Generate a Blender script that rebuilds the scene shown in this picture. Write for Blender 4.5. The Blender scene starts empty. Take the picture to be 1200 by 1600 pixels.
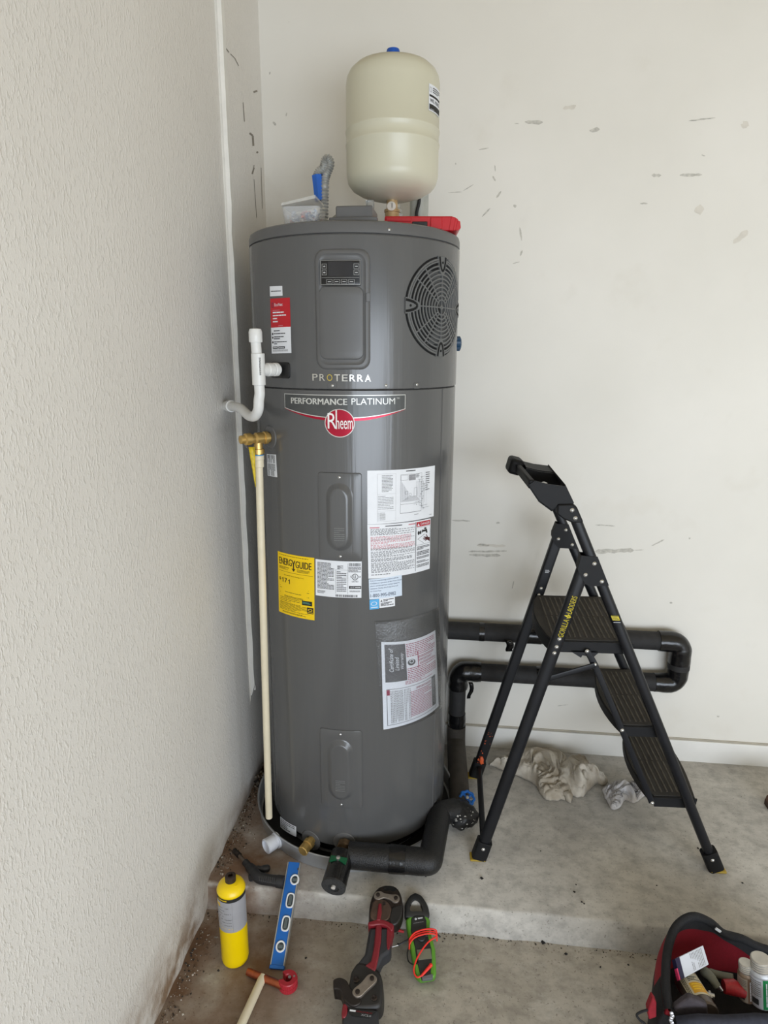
import bpy, math, random
import numpy as np
from mathutils import Vector, Matrix, noise
random.seed(7)
SC = bpy.context.scene
COL = SC.collection
PI = math.pi
# ------------------------------------------------------------------ camera
CAMP = (0.32232, -2.03623, 1.60374); YAW = .113545; PIT = .241583; ROL = .0038957; FPX = 1007.9
_fw = Vector((-math.sin(YAW)*math.cos(PIT), math.cos(YAW)*math.cos(PIT), -math.sin(PIT)))
_rt = Vector((math.cos(YAW), math.sin(YAW), 0)); _up = _rt.cross(_fw)
_r = _rt*math.cos(ROL)+_up*math.sin(ROL); _u = -_rt*math.sin(ROL)+_up*math.cos(ROL)
CP = Vector(CAMP)
cd = bpy.data.cameras.new('camera'); co = bpy.data.objects.new('camera', cd); COL.objects.link(co)
cd.sensor_fit = 'VERTICAL'; cd.sensor_height = 24; cd.lens = FPX/1600*24; cd.clip_start = .02
m3 = Matrix((_r, _u, -_fw)).transposed(); co.matrix_world = Matrix.Translation(CP) @ m3.to_4x4()
SC.camera = co
# ------------------------------------------------------------------ world, light, exposure
SC.view_settings.view_transform = 'Standard'; SC.view_settings.look = 'None'
SC.view_settings.exposure = 0.0; SC.view_settings.gamma = 1.0; SC.view_settings.use_curve_mapping = False
W = bpy.data.worlds.new('sky'); SC.world = W; W.use_nodes = True
W.node_tree.nodes['Background'].inputs[0].default_value = (.75, .87, 1, 1)
W.node_tree.nodes['Background'].inputs[1].default_value = 1.0
def area(name, loc, rot, sx, sy, power, col):
    l = bpy.data.lights.new(name, 'AREA'); l.shape = 'RECTANGLE'; l.size = sx; l.size_y = sy; l.energy = power; l.color = col
    o = bpy.data.objects.new(name, l); COL.objects.link(o); o.location = loc; o.rotation_euler = rot; return o
# daylight through the open garage door behind the camera
area('garage_door_daylight', (2.35, -4.42, .80), (PI/2, 0, 0), 4.0, 1.6, 147, (.825, .90, 1))
# ------------------------------------------------------------------ dimensions (metres, slab top is z = 0)
XL = -.403; XP = -.387; YE = .03; YB = .403; ST = -.432; ZL = -.097; R = .31
# ------------------------------------------------------------------ helpers: pixel rays onto real surfaces
def ray(x, y): return _fw + _r*((x-600)/FPX) - _u*((y-800)/FPX)
def onp(x, y, ax, v):
    d = ray(x, y); return CP + d*((v-CP[ax])/d[ax])
def onpl(x, y, p, n):
    d = ray(x, y); n = Vector(n); return CP + d*((Vector(p)-CP).dot(n)/d.dot(n))
def oncyl(x, y, rad=R):
    d = ray(x, y); a = d.x**2+d.y**2; b = CP.x*d.x+CP.y*d.y; k = CP.x**2+CP.y**2-rad*rad
    t = (-b-math.sqrt(max(b*b-a*k, 0)))/a; return CP+d*t
def SZ(x, y):
    p = oncyl(x, y); return (math.atan2(p.x, -p.y)*R, p.z)
def wrap(s, z, off=0.0, rad=R):
    t = s/R; return Vector(((rad+off)*math.sin(t), -(rad+off)*math.cos(t), z))
def prj(P):
    v = Vector(P)-CP; z = v.dot(_fw); return 600+FPX*v.dot(_r)/z, 800-FPX*v.dot(_u)/z
# ------------------------------------------------------------------ materials
def lin(c): c = c/255; return c/12.92 if c <= .04045 else ((c+.055)/1.055)**2.4
_M = {}
def M(name, rgb, rough=.5, metal=0, var=.08, scale=25, bump=0, bscale=None, alpha=1, trans=0, spec=.5, stretch=(1, 1, 1), coat=0):
    if name in _M: return _M[name]
    m = bpy.data.materials.new(name); m.use_nodes = True; nt = m.node_tree; b = nt.nodes['Principled BSDF']
    c = [lin(v) for v in rgb]
    tc = nt.nodes.new('ShaderNodeTexCoord'); mp = nt.nodes.new('ShaderNodeMapping'); mp.inputs['Scale'].default_value = stretch
    nt.links.new(tc.outputs['Object'], mp.inputs[0])
    n = nt.nodes.new('ShaderNodeTexNoise'); n.inputs['Scale'].default_value = scale; n.inputs['Detail'].default_value = 4
    nt.links.new(mp.outputs[0], n.inputs['Vector'])
    r = nt.nodes.new('ShaderNodeValToRGB'); r.color_ramp.elements[0].position = .3; r.color_ramp.elements[1].position = .7
    r.color_ramp.elements[0].color = [v*(1-var) for v in c]+[1]; r.color_ramp.elements[1].color = [min(1, v*(1+var)) for v in c]+[1]
    nt.links.new(n.outputs[0], r.inputs[0]); nt.links.new(r.outputs[0], b.inputs['Base Color'])
    b.inputs['Roughness'].default_value = rough; b.inputs['Metallic'].default_value = metal
    b.inputs['Alpha'].default_value = alpha; b.inputs['Transmission Weight'].default_value = trans
    b.inputs['Specular IOR Level'].default_value = spec; b.inputs['Coat Weight'].default_value = coat
    if bump:
        n2 = nt.nodes.new('ShaderNodeTexNoise'); n2.inputs['Scale'].default_value = bscale or scale*4; n2.inputs['Detail'].default_value = 3
        nt.links.new(mp.outputs[0], n2.inputs['Vector'])
        bp = nt.nodes.new('ShaderNodeBump'); bp.inputs['Strength'].default_value = bump; bp.inputs['Distance'].default_value = .002
        nt.links.new(n2.outputs[0], bp.inputs['Height']); nt.links.new(bp.outputs[0], b.inputs['Normal'])
    _M[name] = m; return m
class NT:
    """small node-graph writer"""
    def __init__(s, name):
        s.m = bpy.data.materials.new(name); s.m.use_nodes = True; s.t = s.m.node_tree; s.b = s.t.nodes['Principled BSDF']
        s.tc = s.t.nodes.new('ShaderNodeTexCoord'); s.obj = s.tc.outputs['Object']
        sp = s.t.nodes.new('ShaderNodeSeparateXYZ'); s.t.links.new(s.obj, sp.inputs[0]); s.x, s.y, s.z = sp.outputs
    def put(s, sock, v):
        if isinstance(v, bpy.types.NodeSocket): s.t.links.new(v, sock)
        else: sock.default_value = v
    def noise(s, scale, detail=4, stretch=None, rough=.55, off=(0, 0, 0)):
        n = s.t.nodes.new('ShaderNodeTexNoise'); n.inputs['Scale'].default_value = scale; n.inputs['Detail'].default_value = detail
        n.inputs['Roughness'].default_value = rough
        mp = s.t.nodes.new('ShaderNodeMapping'); mp.inputs['Location'].default_value = off
        if stretch: mp.inputs['Scale'].default_value = stretch
        s.t.links.new(s.obj, mp.inputs[0]); s.t.links.new(mp.outputs[0], n.inputs['Vector']); return n.outputs[0]
    def ramp(s, v, stops):
        r = s.t.nodes.new('ShaderNodeValToRGB'); e = r.color_ramp.elements
        while len(e) < len(stops): e.new(.5)
        for i, (p, c) in enumerate(stops):
            e[i].position = p; e[i].color = (c, c, c, 1) if not hasattr(c, '__len__') else [lin(k) for k in c]+[1]
        s.t.links.new(v, r.inputs[0]); return r.outputs[0]
    def mr(s, v, a, b):
        n = s.t.nodes.new('ShaderNodeMapRange'); n.inputs[1].default_value = a; n.inputs[2].default_value = b; s.put(n.inputs[0], v); return n.outputs[0]
    def math(s, op, a, b=0.):
        n = s.t.nodes.new('ShaderNodeMath'); n.operation = op; s.put(n.inputs[0], a); s.put(n.inputs[1], b); return n.outputs[0]
    def mix(s, f, a, b):
        n = s.t.nodes.new('ShaderNodeMix'); n.data_type = 'RGBA'; s.put(n.inputs[0], f)
        for i, v in ((6, a), (7, b)):
            s.put(n.inputs[i], v if isinstance(v, bpy.types.NodeSocket) else [lin(k) for k in v]+[1])
        return n.outputs[2]
    def bump(s, h, st, dist=.003):
        n = s.t.nodes.new('ShaderNodeBump'); n.inputs['Strength'].default_value = st; n.inputs['Distance'].default_value = dist
        s.t.links.new(h, n.inputs['Height']); s.t.links.new(n.outputs[0], s.b.inputs['Normal'])
    def out(s, col, rough):
        s.put(s.b.inputs['Base Color'], col); s.put(s.b.inputs['Roughness'], rough); return s.m
# ------------------------------------------------------------------ mesh builder
class MB:
    def __init__(s): s.v = []; s.f = []; s.k = []
    def add(s, vs, fs, k=0):
        n = len(s.v); s.v += [Vector(v) for v in vs]; s.f += [tuple(i+n for i in f) for f in fs]; s.k += [k]*len(fs); return s
    def box(s, c, d, mx=None, k=0):
        x, y, z = d[0]/2, d[1]/2, d[2]/2
        vs = [Vector((a*x, b*y, e*z)) for e in (-1, 1) for b in (-1, 1) for a in (-1, 1)]
        if mx is not None: vs = [mx @ v for v in vs]
        c = Vector(c)
        return s.add([v+c for v in vs], [(0, 2, 3, 1), (4, 5, 7, 6), (0, 1, 5, 4), (2, 6, 7, 3), (0, 4, 6, 2), (1, 3, 7, 5)], k)
    def loft(s, rings, k=0, cap0=True, cap1=True, closed=True):
        n = len(rings[0]); vs = [p for r in rings for p in r]; fs = []
        for i in range(len(rings)-1):
            for j in range(n if closed else n-1):
                a = i*n+j; b = i*n+(j+1) % n; fs.append((a, b, b+n, a+n))
        if cap0: fs.append(tuple(range(n))[::-1])
        if cap1: fs.append(tuple((len(rings)-1)*n+j for j in range(n)))
        return s.add(vs, fs, k)
    def bar(s, p0, p1, wa, wb=None, ref=(0, 0, 1), n=16, k=0, square=0, wa1=None, wb1=None):
        """elliptical (or squarish) bar, half widths wa (sideways), wb (along ref)"""
        p0 = Vector(p0); p1 = Vector(p1); wb = wa if wb is None else wb; t = (p1-p0).normalized(); ref = Vector(ref)
        a = t.cross(ref)
        if a.length < 1e-4: a = t.cross(Vector((1, .2, 0)))
        a.normalize(); b = a.cross(t).normalized()
        def ring(p, x, y):
            out = []
            for i in range(n):
                th = 2*PI*(i+.5)/n; c, q = math.cos(th), math.sin(th)
                if square: e = 2/square; c = math.copysign(abs(c)**e, c); q = math.copysign(abs(q)**e, q)
                out.append(p+a*(c*x)+b*(q*y))
            return out
        return s.loft([ring(p0, wa, wb), ring(p1, wa if wa1 is None else wa1, wb if wb1 is None else wb1)], k)
    def tube(s, path, r, n=14, k=0, caps=True):
        P = [Vector(p) for p in path]; rr = r if hasattr(r, '__len__') else [r]*len(P)
        T = [(P[min(i+1, len(P)-1)]-P[max(i-1, 0)]).normalized() for i in range(len(P))]
        up = Vector((0, 0, 1)) if abs(T[0].z) < .9 else Vector((1, 0, 0)); a = T[0].cross(up).normalized(); rings = []
        for p, t, q in zip(P, T, rr):
            a = (a-t*a.dot(t)).normalized(); b = t.cross(a)
            rings.append([p+a*(q*math.cos(2*PI*i/n))+b*(q*math.sin(2*PI*i/n)) for i in range(n)])
        return s.loft(rings, k, caps, caps)
    def lathe(s, o, ax, prof, n=32, k=0, caps=True):
        o = Vector(o); ax = Vector(ax).normalized(); a = ax.cross(Vector((0, 0, 1)) if abs(ax.z) < .9 else Vector((1, 0, 0))).normalized(); b = ax.cross(a)
        return s.loft([[o+ax*h+a*(r*math.cos(2*PI*i/n))+b*(r*math.sin(2*PI*i/n)) for i in range(n)] for r, h in prof], k, caps, caps)
    def prism(s, poly, o, ex, ey, th, k=0):
        """2D polygon in frame (ex, ey) at o, thickness th along ex x ey"""
        o = Vector(o); ex = Vector(ex); ey = Vector(ey); ez = ex.cross(ey).normalized()*th
        r0 = [o+ex*x+ey*y for x, y in poly]; return s.loft([r0, [p+ez for p in r0]], k)
    def ball(s, c, r, n=12, k=0, sc=(1, 1, 1)):
        c = Vector(c); rings = []
        for i in range(1, n):
            ph = PI*i/n; rings.append([c+Vector((r*sc[0]*math.sin(ph)*math.cos(2*PI*j/(2*n)), r*sc[1]*math.sin(ph)*math.sin(2*PI*j/(2*n)), -r*sc[2]*math.cos(ph))) for j in range(2*n)])
        return s.loft(rings, k)
    def build(s, name, mats, parent=None, loc=None, bev=0, angle=38, solid=0):
        if not isinstance(mats, (list, tuple)): mats = [mats]
        o0 = Vector(loc) if loc is not None else (wloc(parent) if parent else Vector((0, 0, 0)))
        me = bpy.data.meshes.new(name); me.from_pydata([tuple(v-o0) for v in s.v], [], s.f)
        for m in mats: me.materials.append(m)
        if len(mats) > 1: me.polygons.foreach_set('material_index', s.k)
        me.polygons.foreach_set('use_smooth', [True]*len(s.f)); me.update()
        me.set_sharp_from_angle(angle=math.radians(angle))
        ob = bpy.data.objects.new(name, me); COL.objects.link(ob)
        if parent: ob.parent = parent
        else: ob.location = o0
        if solid:
            q = ob.modifiers.new('solid', 'SOLIDIFY'); q.thickness = solid; q.offset = 0
        if bev:
            q = ob.modifiers.new('bevel', 'BEVEL'); q.width = bev; q.segments = 2; q.limit_method = 'ANGLE'; q.angle_limit = math.radians(40)
        return ob
def wloc(o):
    v = Vector((0, 0, 0))
    while o: v += o.location; o = o.parent
    return v
def tag(o, label, cat, group=None):
    o['label'] = label; o['category'] = cat
    if group: o['group'] = group
    return o
def thing(name, label, cat, loc, group=None):
    o = bpy.data.objects.new(name, None); COL.objects.link(o); o.location = Vector(loc); o.empty_display_size = .05
    return tag(o, label, cat, group)
def struct(name, b, m, parent=None, **k):
    o = b.build(name, m, parent, **k)
    if not parent: o['kind'] = 'structure'
    return o
def spline(pts, n=8):
    P = [Vector(p) for p in pts]; P = [P[0]*2-P[1]]+P+[P[-1]*2-P[-2]]; out = []
    for i in range(1, len(P)-2):
        a, b, c, d = P[i-1:i+3]
        for j in range(n):
            t = j/n; out.append(.5*((2*b)+(c-a)*t+(2*a-5*b+4*c-d)*t*t+(3*b-a-3*c+d)*t**3))
    return out+[P[-2]]
def fillet(pts, r, n=6):
    P = [Vector(p) for p in pts]; out = [P[0]]
    for i in range(1, len(P)-1):
        a = (P[i-1]-P[i]); b = (P[i+1]-P[i]); q = min(r, a.length*.49, b.length*.49); A = P[i]+a.normalized()*q; B = P[i]+b.normalized()*q
        for j in range(n+1):
            t = j/n; out.append(A*(1-t)**2+P[i]*2*t*(1-t)+B*t*t)
    return out+[P[-1]]
# ---- text outlines -> 2D mesh, cached
_T = {}
def glyphs(txt, bold=0.0, shear=0.0):
    key = (txt, bold, shear)
    if key not in _T:
        c = bpy.data.curves.new('t', 'FONT'); c.body = txt; c.size = 1; c.offset = bold; c.shear = shear; c.resolution_u = 3
        o = bpy.data.objects.new('t', c); COL.objects.link(o); dg = bpy.context.evaluated_depsgraph_get()
        me = bpy.data.meshes.new_from_object(o.evaluated_get(dg))
        v = [(p.co.x, p.co.y) for p in me.vertices]; f = [tuple(p.vertices) for p in me.polygons]
        bpy.data.objects.remove(o); bpy.data.curves.remove(c); bpy.data.meshes.remove(me)
        x0 = min(p[0] for p in v); x1 = max(p[0] for p in v); y0 = min(p[1] for p in v); y1 = max(p[1] for p in v)
        _T[key] = ([((x-x0)/(x1-x0), (y-y0)/(y1-y0)) for x, y in v], f, (x1-x0)/(y1-y0))
    return _T[key]
class Sheet:
    """flat print: everything in label units (x right, y DOWN), carried to the surface by fn(x, y, offset)"""
    def __init__(s, fn, w, h): s.fn = fn; s.w = w; s.h = h; s.b = MB(); s.mats = []
    def mi(s, m):
        if m not in s.mats: s.mats.append(m)
        return s.mats.index(m)
    def rect(s, x, y, w, h, m, lay=1, nu=None, nv=1):
        nu = nu or max(1, min(14, int(w/(s.w/10))+1)); vs = []; fs = []
        for j in range(nv+1):
            for i in range(nu+1): vs.append(s.fn(x+w*i/nu, y+h*j/nv, lay))
        for j in range(nv):
            for i in range(nu): a = j*(nu+1)+i; fs.append((a+nu+1, a+nu+2, a+1, a))
        s.b.add(vs, fs, s.mi(m)); return s
    def frame(s, x, y, w, h, t, m, lay=1):
        s.rect(x, y, w, t, m, lay); s.rect(x, y+h-t, w, t, m, lay); s.rect(x, y+t, t, h-2*t, m, lay); s.rect(x+w-t, y+t, t, h-2*t, m, lay); return s
    def poly(s, pts, m, lay=1): s.b.add([s.fn(x, y, lay) for x, y in pts], [tuple(range(len(pts)))[::-1]], s.mi(m)); return s
    def disc(s, cx, cy, r, m, lay=1, n=24, ry=None, r0=0):
        ry = ry or r; o = [(cx+r*math.cos(2*PI*i/n), cy+ry*math.sin(2*PI*i/n)) for i in range(n)]
        if not r0:
            pts = [(cx, cy)]+o; s.b.add([s.fn(x, y, lay) for x, y in pts], [(0, 1+(i+1) % n, 1+i) for i in range(n)], s.mi(m))
        else:
            q = [(cx+(x-cx)*r0, cy+(y-cy)*r0) for x, y in o]
            s.b.add([s.fn(x, y, lay) for x, y in o+q], [(i, n+i, n+(i+1) % n, (i+1) % n) for i in range(n)], s.mi(m))
        return s
    def text(s, t, x, y, h, m, w=None, bold=0.0, lay=2, shear=0.0, rot=0):
        """x, y = left / top of the text; rot=1 reads upwards (x = left edge, y = bottom end)"""
        v, f, asp = glyphs(t, 0.0, shear); w = w or h*asp
        if bold:   # heavier stroke: the same outline set twice, a hair apart
            k = bold*.9*h; s.text(t, x+(0 if rot else k), y-(k if rot else 0), h, m, w-k, 0, lay, shear, rot); w -= k
        if rot: q = [(x+(1-b)*h, y-a*w) for a, b in v]
        else: q = [(x+a*w, y+(1-b)*h) for a, b in v]
        s.b.add([s.fn(a, b, lay) for a, b in q], f, s.mi(m)); return s
    def print(s, x, y, w, h, n, m, fill=.62, seed=1, words=(.03, .12), lay=1, vert=False):
        """rows of fine print too small to read"""
        rnd = random.Random(seed); dy = (w if vert else h)/n
        for i in range(n):
            t = 0; end = 1 if rnd.random() < .75 else rnd.uniform(.4, .95)
            while t < end:
                q = rnd.uniform(*words); q = min(q, end-t)
                if vert: s.rect(x+i*dy, y+t*h, dy*fill, q*h, m, lay, nu=1)
                else: s.rect(x+t*w, y+i*dy, q*w, dy*fill, m, lay, nu=1)
                t += q+.018
        return s
    def build(s, name, parent, loc=None): return s.b.build(name, s.mats, parent, loc=loc)
def quadmap(px, w, h, base=.0006, step=.00022, rad=R):
    """label whose four corners (TL, TR, BR, BL) sit on the heater jacket"""
    c = [SZ(*p) for p in px]
    def fn(x, y, lay):
        u = x/w; v = y/h
        s = [(1-u)*(1-v)*c[0][i]+u*(1-v)*c[1][i]+u*v*c[2][i]+(1-u)*v*c[3][i] for i in (0, 1)]
        return wrap(s[0], s[1], base+step*lay, rad)
    return fn
def planemap(o, ex, ey, nrm, step=.0003):
    o = Vector(o); ex = Vector(ex); ey = Vector(ey); nrm = Vector(nrm).normalized()
    return lambda x, y, lay: o+ex*x+ey*y+nrm*(step*(lay+1))
# ------------------------------------------------------------------ common materials
BLK = M('print_black', (28, 28, 28), .6); GRYP = M('print_grey', (120, 120, 120), .6); RED = M('print_red', (176, 32, 48), .5); WHT = M('label_white', (226, 228, 232), .45, var=.03)
PINKP = M('print_pink', (196, 120, 130), .6)
YEL = M('label_yellow', (246, 205, 0), .5, var=.02); SILV = M('print_silver', (205, 205, 200), .3, .3); REDFOIL = M('foil_red', (170, 18, 50), .25, .5)
STEEL = M('zinc_steel', (190, 190, 188), .3, .9); BRASS = M('brass', (206, 172, 104), .34, .75, var=.15); GALV = M('galvanised', (188, 188, 184), .42, .55, var=.2, scale=60)
RUBBER = M('black_rubber', (24, 24, 25), .6, var=.2); BPL = M('black_plastic', (27, 27, 28), .45, var=.15)
TANK = M('grey_enamel', (88, 88, 88), .22, var=.03, scale=6, spec=.55, bump=.7, bscale=34, stretch=(1, 1, .03))
TANKD = M('grey_plastic', (92, 92, 92), .4, var=.03, scale=12)
PVC = M('white_pvc', (222, 222, 219), .35, var=.02); CPVC = M('cream_cpvc', (222, 211, 184), .4, var=.04)
DARK = M('dark_void', (8, 8, 8), .9, var=.1)
# ------------------------------------------------------------------ setting
def mat_stucco():
    g = NT('stucco_left'); a = g.noise(150, 3, (1, 1, .5)); b = g.noise(340, 2, (1, 1, .6), off=(3, 1, 2)); big = g.noise(2.2, 3)
    h = g.math('ADD', g.math('MULTIPLY', g.ramp(a, [(.50, 0), (.68, 1)]), .8), g.math('MULTIPLY', b, .35))
    col = g.mix(big, (224, 219, 211), (236, 232, 225))
    low = g.math('MULTIPLY', g.ramp(g.mr(g.z, .14, -.06), [(0, 0), (1, 1)]), g.ramp(g.noise(11, 6), [(.38, .1), (.60, 1)]))
    col = g.mix(g.math('MULTIPLY', low, .95), col, (140, 114, 88)); g.bump(h, .55, .0024); return g.out(col, .72)
def mat_backwall():
    g = NT('painted_back_wall'); big = g.noise(1.6, 4); f = g.noise(260, 2); col = g.mix(g.ramp(big, [(.3, 0), (.7, 1)]), (224, 220, 210), (232, 228, 219))
    sm = g.ramp(g.noise(6, 5, off=(2, 0, 5)), [(.60, 0), (.75, .35)]); col = g.mix(sm, col, (216, 210, 197)); g.bump(f, .12, .001); return g.out(col, .55)
def mat_concrete(name, c0, c1, brown):
    g = NT(name); a = g.noise(3.2, 6, rough=.62); b = g.noise(21, 7, (1, 1.2, 1), .68); c = g.noise(140, 3); sw = g.noise(11, 7, (1, 1.5, 1), .7, off=(4, 2, 0))
    col = g.mix(g.ramp(a, [(.32, 0), (.68, 1)]), c0, c1); col = g.mix(g.ramp(b, [(.44, 0), (.64, .40)]), col, tuple(v*.70 for v in c0))
    col = g.mix(g.ramp(sw, [(.54, 0), (.68, .36)]), col, (212, 208, 200)); col = g.mix(g.ramp(c, [(.62, 0), (.70, .6)]), col, (104, 97, 88))
    # damp brown staining that spreads out from the left wall
    edge = g.math('MULTIPLY', g.mr(g.math('ADD', g.x, g.math('MULTIPLY', a, -.25)), brown[0], brown[1]), g.ramp(g.noise(5.5, 6, off=(1, 7, 0)), [(.30, .15), (.6, 1)]))
    col = g.mix(g.math('MULTIPLY', edge, .95), col, (112, 82, 58))
    # pale crumbled arris along the step
    ar = g.math('MULTIPLY', g.mr(g.math('ABSOLUTE', g.math('ADD', g.y, .434)), .012, .002), g.math('MULTIPLY', g.mr(g.z, -.02, -.004), g.ramp(g.noise(14, 5), [(.46, 0), (.6, .8)])))
    col = g.mix(ar, col, (206, 202, 194)); g.bump(b, .25, .002); return g.out(col, .8)
STUC = mat_stucco(); BACK = mat_backwall()
CON1 = mat_concrete('concrete_slab', (168, 164, 157), (204, 200, 192), (-.08, -.40)); CON2 = mat_concrete('concrete_lower', (160, 153, 141), (194, 187, 175), (-.02, -.30))
CEIL = M('ceiling_paint', (214, 198, 170), .8, var=.03, scale=3); TRIM = M('trim_paint', (222, 220, 214), .5, var=.05, scale=8)
XR = 4.6; YF = -4.5; ZC = 2.85
# slab with a slightly ragged front edge
b = MB(); N = 90; xs = [XL-.05+(XR+.1-XL)*((i/N)**1.6) for i in range(N+1)]
ed = [ST+.006*noise.noise((x*9, 0, 3))+.004*noise.noise((x*40, 2, 0)) for x in xs]
vs = []
for x, e in zip(xs, ed):
    w = .005+.004*noise.noise((x*25, 5, 1)); vs += [(x, YB+.05, 0), (x, e+w+.002, 0), (x, e, -w), (x, e-.004, ZL)]
fs = []
for i in range(N):
    for j in range(3): a = i*4+j; fs.append((a, a+1, a+5, a+4))
b.add(vs, fs); struct('floor', b, CON1, angle=60)
b = MB().box(((XL+XR)/2, (ST+YF)/2, ZL-.05), (XR-XL+.1, ST-YF+.02, .1)); struct('floor.001', b, CON2)
wb = MB().box(((XL+XR)/2, YB+.06, 1.38), (XR-XL+.2, .12, 3.1)); WBK = struct('wall_back', wb, BACK)
# left wall: block wall with stucco, a little uneven
b = MB(); ys = [YF+(YB+.02-YF)*i/120 for i in range(121)]; zs = [-.12, -.097, -.06, -.02, 0, .03, .07, .12, .2, .3]+[.3+2.6*i/20 for i in range(1, 21)]
vs = []
for y in ys:
    for z in zs:
        lowb = max(0, 1-(z+.1)/.22); vs.append((XL-.012*lowb+.004*noise.noise((0, y*3, z*3))+lowb*.010*noise.noise((4, y*14, z*14)), y, z))
n = len(zs); fs = [(i*n+j, (i+1)*n+j, (i+1)*n+j+1, i*n+j+1) for i in range(120) for j in range(n-1)]
b.add(vs, [f[::-1] for f in fs]); struct('wall_left', b, STUC, angle=80)
# thicker wall board that starts beyond the heater, with its pale plastered edge strip
b = MB().box(((XP+XL-.03)/2, (YE+.012+YB+.01)/2, 1.63), (XP-XL+.03, YB-YE, 2.46)); struct('wall_left.001', b, STUC)
b = MB(); rings = []
for i in range(60):
    z = .345+(ZC-.345)*i/59; th = min(1, i/2.0); j = .0022*noise.noise((z*11, 1, 1)); rings.append([(XL-.02, YE-.006+j, z), (XL+.002*th, YE-.006+j, z), (XL+.007*th, YE-.009+j, z), (XP+.002*th+j*1.5-.02*(1-th), YE-.004+j, z), (XP+.0015+j-.02*(1-th), YE+.022, z), (XL-.02, YE+.022, z)])
b.loft(rings); struct('trim_1', b, M('plaster_edge', (232, 229, 221), .6, var=.05, scale=20, bump=.3, bscale=60))
b = MB().box((2+XL/2, (YB+YF)/2, ZC+.05), (XR-XL+.4, YB-YF+.4, .1)); struct('ceiling', b, CEIL)
b = MB().box((XR+.05, (YB+YF)/2, 1.38), (.1, YB-YF+.3, 3.1)); struct('wall_right', b, BACK)
b = MB()
for c, d in (((-.1, YF-.06, 1.38), (.7, .12, 3.1)), ((4.42, YF-.06, 1.38), (.4, .12, 3.1)), ((2.23, YF-.06, 2.55), (4.0, .12, .76))): b.box(c, d)
struct('wall_front', b, BACK)
b = MB(); zt = .0915; pr = [(YB+.01, -.004), (YB-.013, -.004), (YB-.013, zt-.006), (YB-.010, zt-.001), (YB-.003, zt), (YB+.01, zt)]
b.loft([[(x, y, z) for y, z in pr] for x in (XP, XR)]); BB = struct('baseboard_back', b, TRIM)
b = MB().box(((XP+XR)/2, YB-.0015, zt+.0035), (XR-XP, .004, .005)); b.build('caulk_joint', M('caulk_line', (176, 168, 152), .8), BB)
# scuffs and chipped paint on the walls: thin grey flakes where the paint is gone
CHIP = M('bare_board', (194, 190, 180), .85, var=.2, scale=80); SCUF = M('scuff_mark', (146, 139, 128), .9, var=.2, scale=90); CHIPL = M('faint_scuff', (214, 208, 196), .8)
def chip(x0, y0, x1, y1, h, m=CHIP, seed=0):
    """jagged flake between two pixels on the back wall"""
    rnd = random.Random(seed or int(x0*7+y0)); n = max(4, int(abs(x1-x0)/5)+abs(int((y1-y0)/5)))
    dx, dy = x1-x0, y1-y0; L = math.hypot(dx, dy) or 1; nx, ny = -dy/L, dx/L; up = []; dn = []
    for i in range(n+1):
        t = i/n; e = (.25 if i in (0, n) else 1)*h/2; up.append((x0+dx*t+nx*e*rnd.uniform(.5, 1.2), y0+dy*t+ny*e*rnd.uniform(.5, 1.2))); dn.append((x0+dx*t-nx*e*rnd.uniform(.5, 1.2), y0+dy*t-ny*e*rnd.uniform(.5, 1.2)))
    pts = up+dn[::-1]; b = MB(); b.add([onp(x, y, 1, YB-.0004) for x, y in pts], [tuple(range(len(pts)))]); bm = [(i, i+1, len(pts)-2-i, len(pts)-1-i) for i in range(n)]
    b.f = bm; b.k = [0]*len(bm); b.build('paint_chip', m, WBK)
for a in ((820, 190, 848, 191, 7), (804, 193, 811, 193, 2), (921, 204, 937, 202, 7), (1062, 274, 1097, 273, 5), (1018, 274, 1033, 274, 5), (1076, 189, 1118, 184, 2.5), (753, 339, 766, 325, 3), (776, 309, 783, 299, 3.5), (812, 355, 815, 376, 3),
          (813, 400, 816, 391, 3), (773, 258, 774, 268, 2), (770, 275, 774, 283, 3), (803, 320, 806, 324, 5), (1000, 318, 1012, 318, 3), (1096, 242, 1102, 244, 2), (748, 234, 764, 231, 2), (724, 298, 740, 288, 1.5), (700, 301, 722, 300, 1.5), (711, 256, 713, 256, 3), (801, 412, 812, 409, 2),
          (732, 862, 792, 861, 3), (733, 867, 782, 868, 5), (706, 813, 735, 814, 2.5), (775, 817, 781, 817, 3), (930, 862, 990, 860, 7), (990, 860, 1006, 859, 1.5), (930, 820, 961, 822, 2), (1018, 853, 1038, 843, 2.5), (747, 851, 764, 852, 4), (800, 920, 803, 908, 2), (1046, 942, 1051, 942, 3), (1076, 841, 1079, 841, 3),
          (451, 34, 452, 34, 2), (427, 190, 431, 196, 4), (447, 182, 448, 176, 2), (421, 117, 422, 112, 2), (1120, 1119, 1124, 1120, 3), (871, 1103, 888, 1101, 1.5)):
    chip(*a)
for a in ((745, 852, 790, 853, 5), (1085, 330, 1100, 326, 14), (1160, 200, 1168, 190, 12), (1146, 380, 1168, 360, 10), (880, 170, 900, 165, 8)): chip(*a, m=CHIPL)
def lchip(pts, h, m=SCUF):
    for (x0, y0), (x1, y1) in zip(pts, pts[1:]):
        L = math.hypot(x1-x0, y1-y0) or 1; nx, ny = -(y1-y0)/L*h/2, (x1-x0)/L*h/2
        P = [onp(x, y, 0, XP+.0006) for x, y in ((x0+nx, y0+ny), (x1+nx, y1+ny), (x1-nx, y1-ny), (x0-nx, y0-ny))]
        b = MB().add(P, [(0, 1, 2, 3)]); b.build('scuff_mark', m, bpy.data.objects['wall_left.001'])
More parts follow.
